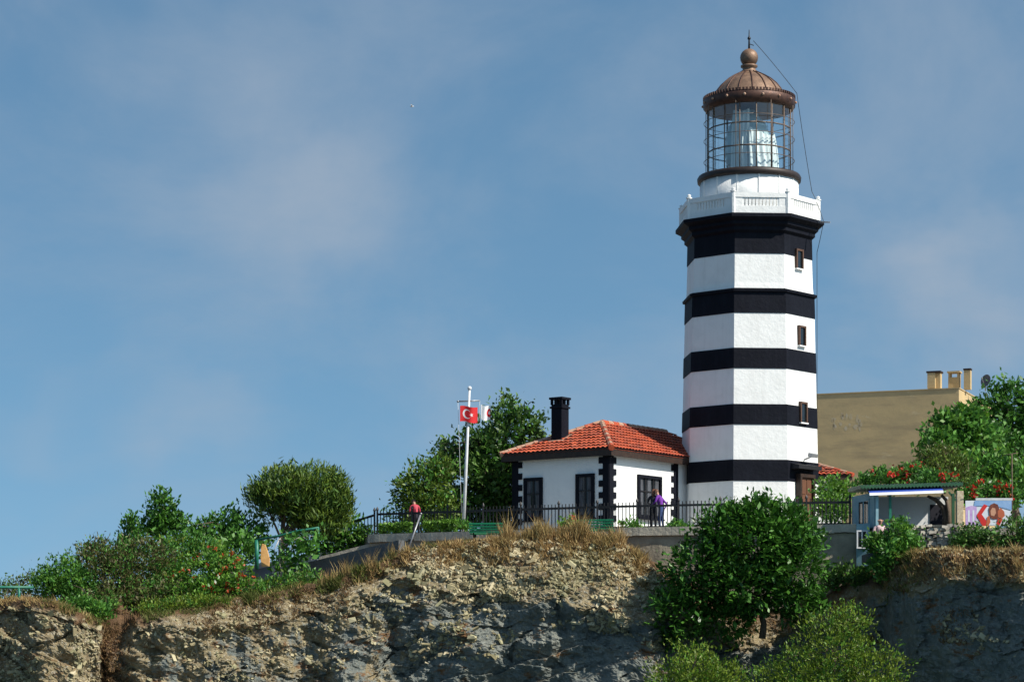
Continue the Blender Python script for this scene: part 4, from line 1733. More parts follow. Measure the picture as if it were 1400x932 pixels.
bpoly([(.66, .04), (.70, .30), (.80, .26), (.74, .02)], 3, 2)
bpoly([(.50, .02), (.56, .22), (.64, .22), (.68, .02)], 4, 1)
mb.build('printed_panel', prt, BN)
mb = MB()
mb.box(((bx0 + bx1) / 2 + .2, 83.44, bz1 + .05), (BW * .8, .1, .08))
mb.build('top_bar', M['white_metal'], BN)
q = P(1352, 752, 83.45)
mb = MB()
mb.tube([(q.x, 83.5, q.z - .3), (q.x, 83.5, bz1)], 0.035, 8)
mb.build('post', M['white_metal'], BN)
mb = MB()
mb.lathe((q.x, 83.5), [(.10, q.z - .1), (.10, q.z + .12), (.05, q.z + .16)], 10, 0, 0, True, True)
mb.build('post_foot', M['red'], BN)
mb = MB()
q = P(1384, 742, 84.5)
mb.tube([q, P(1383.5, 620, 84.5)], 0.022, 6)
mb.tube([P(1372, 622, 84.5), P(1392, 619, 84.5)], 0.015, 5)
tag(mb.build('thin_mast', M['bark'], None, q), 'thin grey mast rising behind the printed banner', 'mast')


# ------------------------------------------------------------------ foliage
def blob_px(px, py, rx, ry, Y, dep=None):
    k = Y / F
    return (P(px, py, Y), Vector((rx * k, dep if dep else (rx + ry) * .5 * k, ry * k)))


def foliage(mb, blobs, n, size, aspect=0.5, rng=None, clump=0.38, per=9, shell=0.35, up=0.25, outw=0.8, rough=0.28, mi=0, face_up=0.0):
    rng = rng or random.Random(1)
    ws = [(b_[1].x * b_[1].z + b_[1].x * b_[1].y + b_[1].y * b_[1].z) for b_ in blobs]
    tot = sum(ws)
    for (c, r), w in zip(blobs, ws):
        nc = max(4, int(n * w / tot / per))
        off = Vector((rng.uniform(-9, 9), rng.uniform(-9, 9), rng.uniform(-9, 9)))
        for _ in range(nc):
            d = Vector((rng.gauss(0, 1), rng.gauss(0, 1), rng.gauss(0, 1))).normalized()
            rad = (shell + (1 - shell) * rng.random() ** .6) * (1 + rough * noise.noise(d * 2.3 + off) * 1.6)
            cc = c + Vector((d.x * r.x, d.y * r.y, d.z * r.z)) * rad
            od = Vector((d.x / r.x, d.y / r.y, d.z / r.z)).normalized()
            cl = clump * rng.uniform(.6, 1.3)
            axc = (od * outw + zU * up + Vector((rng.uniform(-1, 1), rng.uniform(-1, 1), rng.uniform(-1, 1))) * .5).normalized()
            for _k in range(per):
                q = cc + Vector((rng.gauss(0, 1), rng.gauss(0, 1), rng.gauss(0, .8))) * cl * .5
                a = (axc + Vector((rng.uniform(-1, 1), rng.uniform(-1, 1), rng.uniform(-1, 1))) * .75).normalized()
                tw = Vector((rng.uniform(-1, 1), rng.uniform(-1, 1), rng.uniform(-1, 1)))
                if face_up:
                    tw = tw + a.cross(zU) * 3 * face_up
                b_ = a.cross(tw)
                if face_up:
                    b_ = a.cross(zU) + Vector((rng.uniform(-1, 1), rng.uniform(-1, 1), rng.uniform(-1, 1))) * .6
                if b_.length < 1e-3:
                    continue
                b_.normalize()
                s = size * rng.uniform(.5, 1.35)
                h = s * aspect * .5
                mb.add([q - a * s * .5, q + b_ * h - a * s * .05, q + a * s * .5, q - b_ * h - a * s * .05], [(0, 1, 2, 3)], mi)


def limbs(mb, base, top, blobs, r0, n, rng, per_blob=2):
    """tapered trunk with limbs reaching into the crown"""
    base, top = Vector(base), Vector(top)
    pts, rs = [], []
    for i in range(6):
        t = i / 5
        pts.append(base + (top - base) * t + Vector((rng.uniform(-1, 1), rng.uniform(-1, 1), 0)) * r0 * .8 * (t > 0))
        rs.append(r0 * (1 - .6 * t))
    mb.tube(pts, rs, 8)
    for c, r in blobs:
        for _ in range(per_blob):
            t = rng.uniform(.35, 1.0)
            s = base + (top - base) * t
            e_ = c + Vector((rng.uniform(-.6, .6) * r.x, rng.uniform(-.6, .6) * r.y, rng.uniform(-.2, .7) * r.z))
            m_ = (s + e_) / 2 + Vector((rng.uniform(-.2, .2), rng.uniform(-.2, .2), .15))
            mb.tube([s, m_, e_], [r0 * .45, r0 * .28, r0 * .08], 6)


def plant(name, label, cat, blobs, leaf, n, size, seed, aspect=0.5, base=None, top=None, r0=0.1, bark='bark', group=None, stemname='trunk', flowers=None, per_blob=2, **kw):
    rng = random.Random(seed)
    c0_ = blobs[0][0]
    if base is None:
        zmin = min(b_[0].z - b_[1].z for b_ in blobs)
        base = Vector((c0_.x, c0_.y, zmin - .25))
        top = Vector((c0_.x, c0_.y, c0_.z))
    t = thing(name, base, label, cat, group)
    mb = MB()
    limbs(mb, base, top, blobs, r0, 3, rng, per_blob)
    mb.build(stemname, M[bark], t)
    mb = MB()
    mats = [M[q] for q in (leaf if isinstance(leaf, (list, tuple)) else [leaf])]
    if len(mats) == 1:
        foliage(mb, blobs, n, size, aspect, rng, **kw)
    else:
        for i, frac in enumerate((.72, .28)):
            foliage(mb, blobs, int(n * frac), size, aspect, rng, mi=i, **kw)
    mb.build('crown' if stemname == 'trunk' else 'foliage', mats, t)
    if flowers:
        fb_, fn, fs_, fm = flowers
        mb = MB()
        for c, r in fb_:
            for _ in range(fn):
                d = Vector((rng.gauss(0, 1), rng.gauss(0, 1) - .7, rng.gauss(0, 1) + .3)).normalized()
                q = c + Vector((d.x * r.x, d.y * r.y, d.z * r.z)) * rng.uniform(.85, 1.15)
                for _k in range(7):
                    e_ = q + Vector((rng.gauss(0, 1), rng.gauss(0, 1), rng.gauss(0, 1))) * fs_ * .45
                    a = Vector((rng.uniform(-1, 1), rng.uniform(-1, 1), rng.uniform(-1, 1))).normalized()
                    b_ = a.cross(Vector((rng.uniform(-1, 1), rng.uniform(-1, 1), rng.uniform(-1, 1)))).normalized()
                    s = fs_ * .5
                    mb.add([e_ - a * s, e_ + b_ * s * .7, e_ + a * s, e_ - b_ * s * .7], [(0, 1, 2, 3)])
        o = mb.build('blossoms', M[fm], t)
        o['kind'] = 'stuff'
    return t


B = blob_px
# the broadleaf tree in the gully
Yt = 83.6
plant('broadleaf_tree', 'big dark glossy broadleaf tree growing in the gully below the lighthouse', 'tree',
      [B(1032, 745, 80, 58, Yt), B(1040, 705, 48, 30, Yt), B(965, 785, 58, 55, Yt), B(1085, 775, 46, 62, Yt), B(1015, 800, 75, 45, Yt), B(925, 838, 42, 42, Yt), B(995, 848, 40, 30, Yt + .4),
       B(1092, 825, 34, 30, Yt + .2), B(990, 725, 40, 40, Yt), B(1075, 728, 45, 40, Yt)],
      'leaf_dark', 21000, 0.25, 11, 0.52, base=P(1042, 872, 84.2), top=P(1036, 775, 83.9), r0=.13, clump=.34, per=8, up=.15, face_up=1, shell=.62, rough=.16)
plant('green_bush', 'yellow-green bush at the bottom edge, lower left of the broadleaf tree', 'bush',
      [B(955, 915, 50, 42, 80.5), B(915, 930, 35, 30, 80.5), B(990, 932, 35, 30, 80.5), B(950, 960, 60, 40, 80.5)], ['leaf_yellow', 'leaf_bright'], 8000, 0.13, 12, 0.42, stemname='stems', up=.9, clump=.22, r0=.06)
plant('green_bush', 'large yellow-green bush at the bottom edge, lower right of the broadleaf tree', 'bush',
      [B(1140, 885, 60, 52, 79.5), B(1090, 920, 60, 40, 79.5), B(1195, 915, 48, 42, 79.5), B(1160, 850, 35, 28, 79.5), B(1050, 935, 40, 30, 79.5), B(1140, 950, 100, 50, 79.5)],
      ['leaf_yellow', 'leaf_bright'], 15000, 0.13, 13, 0.42, stemname='stems', up=.9, clump=.24, r0=.06)
# trees at the flagpole
plant('dark_tree', 'large dark tree behind the flagpole and left of the house', 'tree',
      [B(672, 640, 60, 55, 100), B(700, 600, 42, 40, 100), B(692, 562, 20, 22, 100), B(722, 578, 22, 24, 100), B(655, 605, 30, 30, 100), B(640, 655, 48, 45, 100), B(700, 660, 45, 45, 100), B(612, 618, 18, 20, 100), B(735, 600, 12, 16, 100), B(660, 700, 55, 25, 100), B(620, 705, 35, 22, 100), B(700, 708, 40, 22, 101)],
      ['leaf_olive', 'leaf_dark'], 13000, 0.24, 21, 0.55, base=P(675, 735, 100), top=P(690, 600, 100), r0=.22, clump=.42, rough=.35)
plant('round_tree', 'lighter green rounded tree at the left edge of the dark tree', 'tree',
      [B(585, 662, 36, 36, 97.5), B(560, 675, 26, 28, 97.5), B(600, 640, 25, 22, 97.5), B(590, 690, 40, 20, 97.5), B(585, 712, 50, 16, 97.5)],
      ['leaf_pine', 'leaf_mid'], 6800, 0.20, 22, 0.45, base=P(590, 730, 97.5), top=P(585, 665, 97.5), r0=.12, up=.5, clump=.3)
plant('pine_tree', 'rounded pine with spiky yellow-green top above the green handrail', 'pine',
      [B(410, 668, 62, 36, 95), B(440, 690, 40, 38, 95), B(380, 680, 38, 36, 95), B(455, 670, 24, 30, 95), B(352, 672, 16, 14, 95), B(430, 712, 42, 22, 95), B(462, 690, 22, 30, 95)],
      ['leaf_pine', 'leaf_olive'], 22000, 0.25, 31, 0.22, base=P(384, 790, 94.4), top=P(390, 690, 95), r0=.13, bark='bark', up=1.1, clump=.26, outw=.7, per=12)
plant('young_tree', 'young tree with pale slender trunk and broad leaves in front of the handrail', 'tree',
      [B(405, 750, 24, 22, 89.6), B(392, 775, 20, 18, 89.6), B(430, 738, 14, 12, 89.6)], 'leaf_mid', 520, 0.26, 32, 0.6, base=P(385, 815, 89.6), top=P(382, 735, 89.6), r0=.05, bark='bark_pale', per=4, clump=.4)
plant('dense_shrub', 'dark green shrub between the rounded pine and the sloping fence', 'shrub',
      [B(478, 728, 28, 24, 96.5), B(455, 742, 30, 22, 96.5), B(500, 742, 20, 16, 96.3)], ['leaf_dark', 'leaf_mid'], 2600, 0.2, 33, .5, stemname='stems', r0=.05)
plant('small_plant', 'light green small plant at the end post of the iron fence', 'plant', [B(533, 700, 8, 8, 97.2), B(494, 730, 10, 12, 95.9)], 'leaf_bright', 260, .16, 34, .5, stemname='stems', r0=.03)
# the group on the left
plant('upright_tree', 'tallest upright dark tree of the left-hand clump', 'tree', [B(222, 692, 22, 26, 93), B(226, 722, 30, 26, 93), B(212, 712, 18, 20, 93), B(240, 712, 16, 16, 93)], ['leaf_dark', 'leaf_mid'], 2600, .2, 41, .5, r0=.09, up=.6, clump=.28)
plant('upright_tree', 'narrow pointed tree just left of the tallest in the left-hand clump', 'tree', [B(180, 718, 13, 20, 92.5), B(176, 742, 20, 24, 92.5)], ['leaf_dark', 'leaf_mid'], 1300, .19, 42, .45, r0=.07, up=.9, clump=.24)
plant('upright_tree', 'mid-green spreading tree between the tallest and the pine', 'tree', [B(310, 718, 30, 26, 95), B(340, 728, 28, 28, 95), B(285, 725, 22, 22, 95), B(262, 722, 14, 16, 94), B(320, 748, 45, 28, 94)], ['leaf_mid', 'leaf_dark'], 4600, .2, 43, .5, r0=.09, up=.5, clump=.3)
plant('brown_bush', 'large half-withered brownish bush at the top of the narrow gully', 'bush', [B(155, 785, 48, 40, 87.2), B(190, 770, 52, 38, 87.8), B(130, 760, 30, 26, 87.8), B(170, 815, 42, 28, 86.8), B(200, 825, 30, 16, 86.4), B(225, 812, 34, 20, 86.6), B(140, 822, 26, 24, 85.6)],
      ['leaf_brown', 'leaf_mid'], 17000, .15, 44, .4, stemname='stems', r0=.07, clump=.24, up=.6)
plant('green_bush', 'dark green bush at the left beside the brownish bush', 'bush', [B(88, 790, 34, 34, 86.8), B(66, 800, 24, 28, 86.8), B(110, 805, 26, 30, 86.6), B(130, 834, 24, 18, 84.4), B(105, 826, 22, 16, 84.6)], ['leaf_mid', 'leaf_bright'], 7500, .16, 45, .42, stemname='stems', r0=.06, up=.7, clump=.25)
plant('green_bush', 'low dark bush behind the far-left handrail', 'bush', [B(18, 800, 20, 12, 92), B(40, 793, 12, 12, 92), B(-20, 806, 30, 12, 92), B(10, 812, 50, 12, 87)], ['leaf_olive', 'leaf_brown'], 1800, .15, 46, .45, stemname='stems', r0=.04)
plant('green_bush', 'yellow-green bush in the middle of the left-hand clump', 'bush', [B(245, 760, 36, 30, 89.5), B(275, 755, 30, 24, 89.5), B(225, 775, 30, 28, 88.8), B(235, 800, 40, 20, 88)], ['leaf_mid', 'leaf_yellow'], 7500, .15, 47, .42, stemname='stems', r0=.06, clump=.25, up=.6)
fbl = [B(300, 768, 34, 26, 87.6), B(275, 785, 36, 22, 87.2), B(322, 782, 18, 22, 87.4), B(295, 800, 45, 16, 87.0), B(262, 808, 36, 18, 86.6), B(335, 800, 26, 14, 87.0)]
plant('flowering_bush', 'green bush dotted with orange-red flowers at the cliff edge on the left', 'bush', fbl, ['leaf_bright', 'leaf_dark'], 4600, .16, 48, .5, stemname='stems', r0=.05, clump=.26, flowers=(fbl, 8, .11, 'flower_orange'))
plant('weed_clump', 'low light-green weeds spilling over the cliff edge right of the narrow gully', 'weeds', [B(215, 830, 30, 10, 84.8), B(250, 824, 34, 10, 85), B(285, 820, 30, 9, 85.4)], ['leaf_yellow', 'leaf_mid'], 3400, .11, 57, .4, stemname='stems', r0=.03, clump=.2, up=.9)
plant('green_bush', 'low bush below the dark ramp wall', 'bush', [B(392, 799, 30, 12, 87.8), B(420, 790, 20, 10, 87.8), B(355, 806, 22, 11, 87.4)], ['leaf_mid', 'leaf_pine'], 1500, .16, 49, .45, stemname='stems', r0=.04, up=.6)


# clipped hedges on the terrace
def hedge(a, b_, z, h, d, label, seed):
    a, b_ = Vector((a[0], a[1], z)), Vector((b_[0], b_[1], z))
    rng = random.Random(seed)
    mb = MB()
    L = (b_ - a).length
    n = int(L * 520)
    for _ in range(n):
        t = rng.random()
        v = rng.random() ** .7
        q = a + (b_ - a) * t + Vector((0, rng.uniform(-d, d) / 2, v * h * (1 + .16 * nz(t * 11, 1, seed))))
        ax_ = Vector((rng.uniform(-1, 1), rng.uniform(-1, 1), rng.uniform(-.4, 1))).normalized()
        s = ax_.cross(Vector((rng.uniform(-1, 1), rng.uniform(-1, 1), rng.uniform(-1, 1)))).normalized()
        k = rng.uniform(.05, .09)
        mb.add([q - ax_ * k, q + s * k * .6, q + ax_ * k, q - s * k * .6], [(0, 1, 2, 3)])
    o = mb.build('hedge', M['leaf_bright'], None, (a + b_) / 2)
    return tag(o, label, 'hedge', 'clipped hedges along the fence')


h1a, h1b = P(518, 0, 94.3), P(563, 0, 93.3)
hedge((h1a.x, h1a.y), (h1b.x, h1b.y), TZ, .48, .5, 'clipped low green hedge left of the red-jacketed person', 51)
h1a, h1b = P(578, 0, 92.9), P(626, 0, 91.9)
hedge((h1a.x, h1a.y), (h1b.x, h1b.y), TZ, .50, .5, 'clipped low green hedge between the slanting pole and the flagpole', 52)
for px, Y, s, sd, lab in ((632, 92.3, 9, 53, 'small green plant at the foot of the flagpole'), (860, 89.7, 16, 54, 'low green plants under the fence in front of the wide window'),
                          (925, 89.2, 14, 55, 'low green plants at the fence right of the purple-topped person')):
    plant('small_plant', lab, 'plant', [B(px, 716, s, 7, Y, .3), B(px + s * .6, 719, s * .8, 5, Y, .3)], ['leaf_mid', 'leaf_bright'], 420, .13, sd, .5, stemname='stems', r0=.02, clump=.18)
plant('flowering_plant', 'small plant with red blossom right beside the bench at the house corner', 'plant', [B(778, 715, 14, 8, 90.2, .3)], ['leaf_bright', 'leaf_mid'], 380, .14, 56, .5, stemname='stems', r0=.02, clump=.18,
      flowers=([B(783, 710, 6, 5, 90.0, .2)], 4, .09, 'flower_red'))

# right-hand trees
plant('big_tree', 'big dark green tree at the right edge in front of the beige building', 'tree',
      [B(1375, 575, 45, 45, 108), B(1390, 550, 35, 35, 108), B(1350, 560, 25, 28, 108), B(1360, 620, 50, 45, 107), B(1430, 590, 50, 65, 108), B(1400, 640, 45, 40, 106)],
      ['leaf_dark', 'leaf_mid'], 9000, .26, 61, .55, base=P(1385, 735, 108), top=P(1385, 590, 108), r0=.25, clump=.42)
plant('broad_tree', 'bright mid-green tree between the beige wall and the big dark tree', 'tree',
      [B(1300, 590, 38, 30, 101), B(1330, 600, 34, 34, 101), B(1285, 615, 32, 28, 100), B(1350, 650, 45, 35, 99), B(1320, 570, 24, 18, 101), B(1385, 660, 30, 30, 98)],
      ['leaf_mid', 'leaf_bright'], 8000, .26, 62, .6, base=P(1325, 725, 101), top=P(1320, 610, 101), r0=.2, clump=.4)
plant('olive_shrub', 'round olive-green shrub above the kiosk roof', 'shrub', [B(1290, 628, 34, 24, 95), B(1300, 645, 36, 20, 94.5), B(1268, 640, 20, 16, 95)], ['leaf_pine', 'leaf_brown'], 4200, .16, 63, .4, stemname='stems', r0=.08, up=.7, clump=.26)
vb = [B(1215, 655, 40, 14, 92), B(1250, 648, 30, 14, 92), B(1185, 662, 18, 12, 92), B(1280, 655, 30, 10, 91)]
plant('flowering_vine', 'dense green vine with scarlet flowers spilling over the kiosk roof', 'vine', vb, ['leaf_mid', 'leaf_dark'], 3600, .18, 64, .5, stemname='stems', r0=.05, clump=.3, flowers=([vb[0], vb[1], vb[3]], 10, .15, 'flower_red'))
vb = [B(1350, 668, 30, 12, 87.5), B(1325, 680, 14, 14, 87), B(1375, 675, 18, 12, 87)]
plant('flowering_vine', 'green vine with scarlet flowers hanging over the printed banner', 'vine', vb, ['leaf_mid', 'leaf_dark'], 1900, .17, 65, .5, stemname='stems', r0=.04, clump=.28, flowers=(vb, 6, .14, 'flower_red'))
plant('green_bush', 'bright bush behind the fence right of the tower door', 'bush', [B(1136, 668, 16, 16, 96), B(1152, 672, 16, 16, 95), B(1140, 694, 24, 18, 94), B(1128, 690, 10, 18, 95)], ['leaf_bright', 'leaf_mid'], 2400, .2, 66, .5, stemname='stems', r0=.05)
plant('green_bush', 'leafy green bush in front of the teal side of the kiosk', 'bush', [B(1230, 731, 18, 20, 83.6), B(1203, 744, 20, 15, 84.0), B(1222, 755, 24, 18, 83.4), B(1205, 775, 18, 16, 83.6), B(1248, 745, 16, 14, 83.4)], ['leaf_mid', 'leaf_bright'], 4600, .16, 67, .5, stemname='stems', r0=.05, clump=.24)
plant('shade_bush', 'dark low bush under the teal lower wall of the kiosk', 'bush', [B(1160, 785, 26, 14, 86.2), B(1180, 795, 20, 12, 85.6), B(1140, 792, 18, 12, 86.2)], ['leaf_olive', 'leaf_dark'], 1500, .16, 58, .5, stemname='stems', r0=.04, clump=.24)
plant('hedge_bush', 'dark rounded bush under the left part of the printed banner', 'bush', [B(1330, 735, 28, 18, 82.6), B(1312, 742, 14, 12, 82.4)], ['leaf_olive', 'leaf_mid'], 2400, .14, 68, .5, stemname='stems', r0=.04, clump=.22)
plant('hedge_bush', 'dark rounded bush at the right edge beyond the printed banner', 'bush', [B(1385, 728, 30, 24, 82), B(1365, 742, 18, 12, 82), B(1420, 728, 30, 26, 82)], ['leaf_olive', 'leaf_mid'], 2800, .14, 69, .5, stemname='stems', r0=.04, clump=.22)

# ------------------------------------------------------------------ ground cover (uncountable)
def blades(name, spots, mat_, seed, hmin, hmax, w=.03, lean=.75):
    """spots = list of (p0, p1, s0, s1, count)"""
    rng = random.Random(seed)
    mb = MB()
    for p0, p1, s0, s1, n in spots:
        for _ in range(n):
            p = rng.uniform(p0, p1)
            cn = noise.noise(Vector((p * .06, seed, 0))) + .6 * noise.noise(Vector((p * .23, seed, 3)))
            if cn < -0.05 and rng.random() < .85:
                continue
            q = surf(p, rng.uniform(s0, s1))
            for _k in range(4):
                b_ = q + Vector((rng.gauss(0, .07), rng.gauss(0, .07), -.04))
                h = rng.uniform(hmin, hmax) * (.75 + 1.1 * max(0, cn)) * rng.uniform(.5, 1.15)
                d = Vector((rng.gauss(0, lean), rng.gauss(0, lean), 1)).normalized()
                s = Vector((rng.uniform(-1, 1), rng.uniform(-1, 1), 0)).normalized() * w * .5
                m_ = b_ + d * h * .55
                e_ = b_ + d * h + Vector((rng.gauss(0, .12), rng.gauss(0, .12), 0)) * h
                mb.add([b_ - s, b_ + s, m_ + s * .8, e_, m_ - s * .8], [(0, 1, 2, 4), (4, 2, 3)])
    return tag(mb.build(name, mat_), None, None, None, 'stuff')


blades('dry_grass', [(580, 880, -.3, .75, 2600), (690, 850, -.9, .15, 1000), (700, 830, -1.4, -.1, 800), (560, 700, -.5, .2, 450), (600, 880, 0, 1.0, 900), (850, 900, -.2, 1.2, 300),
                     (1240, 1440, -1.2, 1.0, 2300), (1205, 1260, -.3, .6, 450), (500, 560, -.3, .5, 300), (0, 130, -.6, .2, 450), (700, 860, 1.0, 1.9, 120), (300, 500, 0, .6, 160)], M['dry_grass'], 71, .16, .42)
blades('tall_dry_grass', [(715, 800, -.7, .1, 900), (690, 850, -.8, .0, 900), (500, 540, -.3, .2, 60), (440, 490, -.4, .1, 120)], M['dry_grass'], 77, .42, .85, .026, .3)
blades('grass', [(330, 540, -1.4, .35, 1900), (200, 360, -.8, .3, 1300), (430, 520, -.3, .4, 380), (690, 850, -1.3, -.5, 300), (560, 640, -.3, 0.1, 150), (1205, 1260, -.6, .2, 500), (60, 140, -.5, .2, 350), (1200, 1250, -.2, 1.2, 260)], M['grass'], 73, .14, .36)
blades('brown_scrub', [(140, 182, 0, 2.6, 1500), (260, 480, .1, 1.2, 1100), (135, 190, -.8, .4, 400), (560, 760, .2, 1.3, 500), (990, 1080, .3, .8, 160), (1220, 1440, -.9, 1.1, 1500), (1280, 1320, 2.0, 3.2, 120)], M['scrub'], 74, .08, .26, .04, .9)

# loose flaky stones lying on the slopes
rng = random.Random(81)
mb = MB()
for p0, p1, s0, s1, n, sz in ((560, 900, .5, 2.3, 3900, 1), (560, 900, .2, .6, 350, .8), (560, 900, 2.2, 3.4, 500, 1), (200, 560, .5, 3.5, 1500, .9), (0, 140, .2, 3.2, 900, .9), (1250, 1440, -.6, 1.1, 620, .8), (560, 720, 2.6, 4.4, 420, .9), (800, 900, 2.5, 3.4, 260, .9), (560, 860, -.3, .4, 350, .8), (1280, 1330, 2.2, 3.2, 90, 1),
                              (1320, 1420, 3.0, 3.6, 80, 1), (900, 930, .2, 1.5, 150, 1)):
    for _ in range(n):
        p = rng.uniform(p0, p1)
        s = rng.uniform(s0, s1)
        if noise.noise(Vector((p * .02, s * 1.0 + p * .008, 5))) + .5 * noise.noise(Vector((p * .07, s * 2.5, 8))) < (.02 if s > 1.3 or p < 560 else -.25) and rng.random() < .93:
            continue
        q = surf(p, s) + Vector((0, -.02, .02))
        k = rng.uniform(.03, .085) * sz * (1.9 if rng.random() < .08 else 1)
        X = Vector((rng.uniform(-1, 1), rng.uniform(-.6, .6), rng.uniform(-.7, .3))).normalized()
        Z = X.cross(Vector((rng.uniform(-1, 1), rng.uniform(-1, 1), rng.uniform(-1, 1)))).normalized()
        Yv = Z.cross(X)
        i0 = len(mb.v)
        mb.box(q, (k * rng.uniform(1.4, 3), k * rng.uniform(.9, 1.6), k * rng.uniform(.5, 1)), (X, Yv, Z))
        for i in range(i0, i0 + 8):
            v = Vector(mb.v[i])
            mb.v[i] = tuple(v + Vector((rng.uniform(-1, 1), rng.uniform(-1, 1), rng.uniform(-1, 1))) * k * .25)
tag(mb.build('loose_stones', M['chip']), None, None, None, 'stuff')

# ------------------------------------------------------------------ people
def person(label, base, face, joints, cloth, hair, group=None, scale=1.0, long_hair=False, lean_head=Vector((0, 0, 0))):
    """joints: name -> (right, forward, up) in metres from the feet; face = direction looked at (angle, 0 = toward +Y)"""
    fw = Vector((math.sin(face), math.cos(face), 0))
    rt = Vector((math.cos(face), -math.sin(face), 0))
    base = Vector(base)

    def J(v):
        return base + (rt * v[0] + fw * v[1] + zU * v[2]) * scale
    j = {k: J(v) for k, v in joints.items()}
    names, radii = [], []
    vs, es, tagm = [], [], []

    def add(pt, r, parent=None, m_=0):
        vs.append(Vector(pt))
        radii.append(r * scale)
        tagm.append(m_)
        if parent is not None:
            es.append((parent, len(vs) - 1))
        return len(vs) - 1
    # slots: 0 top, 1 trousers, 2 skin, 3 shoes
    pel = add(j['pelvis'], .135, None, 1)
    wst = add(j['pelvis'].lerp(j['chest'], .45), .125, pel, 0)
    che = add(j['chest'], .15, wst, 0)
    nb_ = add(j['chest'].lerp(j['neck'], .75), .095, che, 0)
    nk = add(j['neck'], .055, nb_, 2)
    hd0 = add(j['neck'].lerp(j['head'], .55), .07, nk, 2)
    hd1 = add(j['head'], .095, hd0, 2)
    hup = (j['head'] - j['neck']).normalized()
    hd2 = add(j['head'] + hup * .075 * scale, .085, hd1, 2)
    for sd in ('l', 'r'):
        sh = add(j['sho_' + sd], .068, nb_, 0)
        ua = add(j['sho_' + sd].lerp(j['elb_' + sd], .5), .054, sh, 0)
        el = add(j['elb_' + sd], .045, ua, 0)
        wr = add(j['hand_' + sd].lerp(j['elb_' + sd], .12), .028, el, 0)
        hd = (j['hand_' + sd] - j['elb_' + sd]).normalized()
        side = hd.cross(fw)
        if side.length < .2:
            side = hd.cross(zU)
        side.normalize()
        palm = add(j['hand_' + sd] + hd * .03 * scale, .030, wr, 2)
        for k, ln in zip((-1.5, -.5, .5, 1.5), (.075, .085, .08, .062)):
            f0 = add(j['hand_' + sd] + (hd * .085 + side * k * .019) * scale, .0095, palm, 2)
            f1 = add(j['hand_' + sd] + (hd * (.085 + ln * .5) + side * k * .021 - zU * .006) * scale, .0088, f0, 2)
            add(j['hand_' + sd] + (hd * (.085 + ln * .9) + side * k * .021 - zU * .03) * scale, .0075, f1, 2)
        t0 = add(j['hand_' + sd] + (hd * .04 + side * .045) * scale, .011, palm, 2)
        add(j['hand_' + sd] + (hd * .075 + side * .066) * scale, .009, t0, 2)
        hp = add(j['hip_' + sd], .10, pel, 1)
        th = add(j['hip_' + sd].lerp(j['knee_' + sd], .45), .085, hp, 1)
        kn = add(j['knee_' + sd], .06, th, 1)
        ca = add(j['knee_' + sd].lerp(j['ankle_' + sd], .35), .058, kn, 1)
        an = add(j['ankle_' + sd], .042, ca, 1)
        toe = add(j['ankle_' + sd] + fw * .15 * scale - zU * .05 * scale, .035, an, 3)
    t = thing('person', base, label, 'person', group)
    me = bpy.data.meshes.new('body_skeleton')
    me.from_pydata([tuple(v - base) for v in vs], es, [])
    o = bpy.data.objects.new('body_skeleton', me)
    COL.objects.link(o)
    md = o.modifiers.new('Skin', 'SKIN')
    md.use_smooth_shade = True
    sk = me.skin_vertices[0].data
    for i, r in enumerate(radii):
        sk[i].radius = (r, r)
        sk[i].use_root = i == 0
    sd_ = o.modifiers.new('Sub', 'SUBSURF')
    sd_.levels = sd_.render_levels = 1
    dg = bpy.context.evaluated_depsgraph_get()
    dg.update()
    bme = bpy.data.meshes.new_from_object(o.evaluated_get(dg))
    bpy.data.objects.remove(o)
    bme.name = 'body'
    bme.materials.clear()
    for m_ in (cloth[0], cloth[1], M['skin'], M['iron']):
        bme.materials.append(m_)
    loc = [v - base for v in vs]
    for poly in bme.polygons:
        c = poly.center
        k = min(range(len(loc)), key=lambda i: (loc[i] - c).length - radii[i] * .8)
        poly.material_index = tagm[k]
        poly.use_smooth = True
    body = bpy.data.objects.new('body', bme)
    COL.objects.link(body)
    body.parent = t
    # head details: nose, ears, eyes, hair
    hc = j['head'] + hup * .035 * scale
    gz = (fw + lean_head).normalized()
    gz = (gz - hup * gz.dot(hup)).normalized()
    sdv = gz.cross(hup)
    mb = MB()
    for sgn in (-1, 1):
        mb.ball(hc + gz * .088 * scale + sdv * sgn * .033 * scale, .012 * scale, 6)
    mb.build('eyes', M['eye'], t)
    mb = MB()
    mb.tube([hc + gz * .085 * scale + hup * .01, hc + gz * .118 * scale - hup * .03 * scale], [.010 * scale, .016 * scale], 6)
    for sgn in (-1, 1):
        mb.ball(hc + sdv * sgn * .092 * scale - hup * .01, .024 * scale, 6)
    mb.build('nose_and_ears', M['skin'], t)
    if hair:
        mb = MB()
        n, m_ = 20, 9
        vv, ff = [], []
        for i in range(m_ + 1):
            th_ = math.pi * .62 * i / m_
            for k in range(n):
                ph = 2 * math.pi * k / n
                front = math.cos(ph)
                tt = th_ * (.62 if front > .35 else 1.0)
                rr = .107 * scale * (1 + .05 * nz(ph * 2, th_ * 3, 2))
                vv.append(hc - gz * .006 + (hup * math.cos(tt) * 1.08 + (gz * front + sdv * math.sin(ph)) * math.sin(tt)) * rr)
        for i in range(m_):
            for k in range(n):
                ff.append((i * n + k, i * n + (k + 1) % n, (i + 1) * n + (k + 1) % n, (i + 1) * n + k))
        mb.add(vv, ff, 0, True)
        if long_hair:
            mb.tube([hc - gz * .06 * scale, hc - gz * .10 * scale - hup * .14 * scale, hc - gz * .09 * scale - hup * .30 * scale], [.085 * scale, .075 * scale, .03 * scale], 8)
        mb.build('hair', hair, t)
    return t


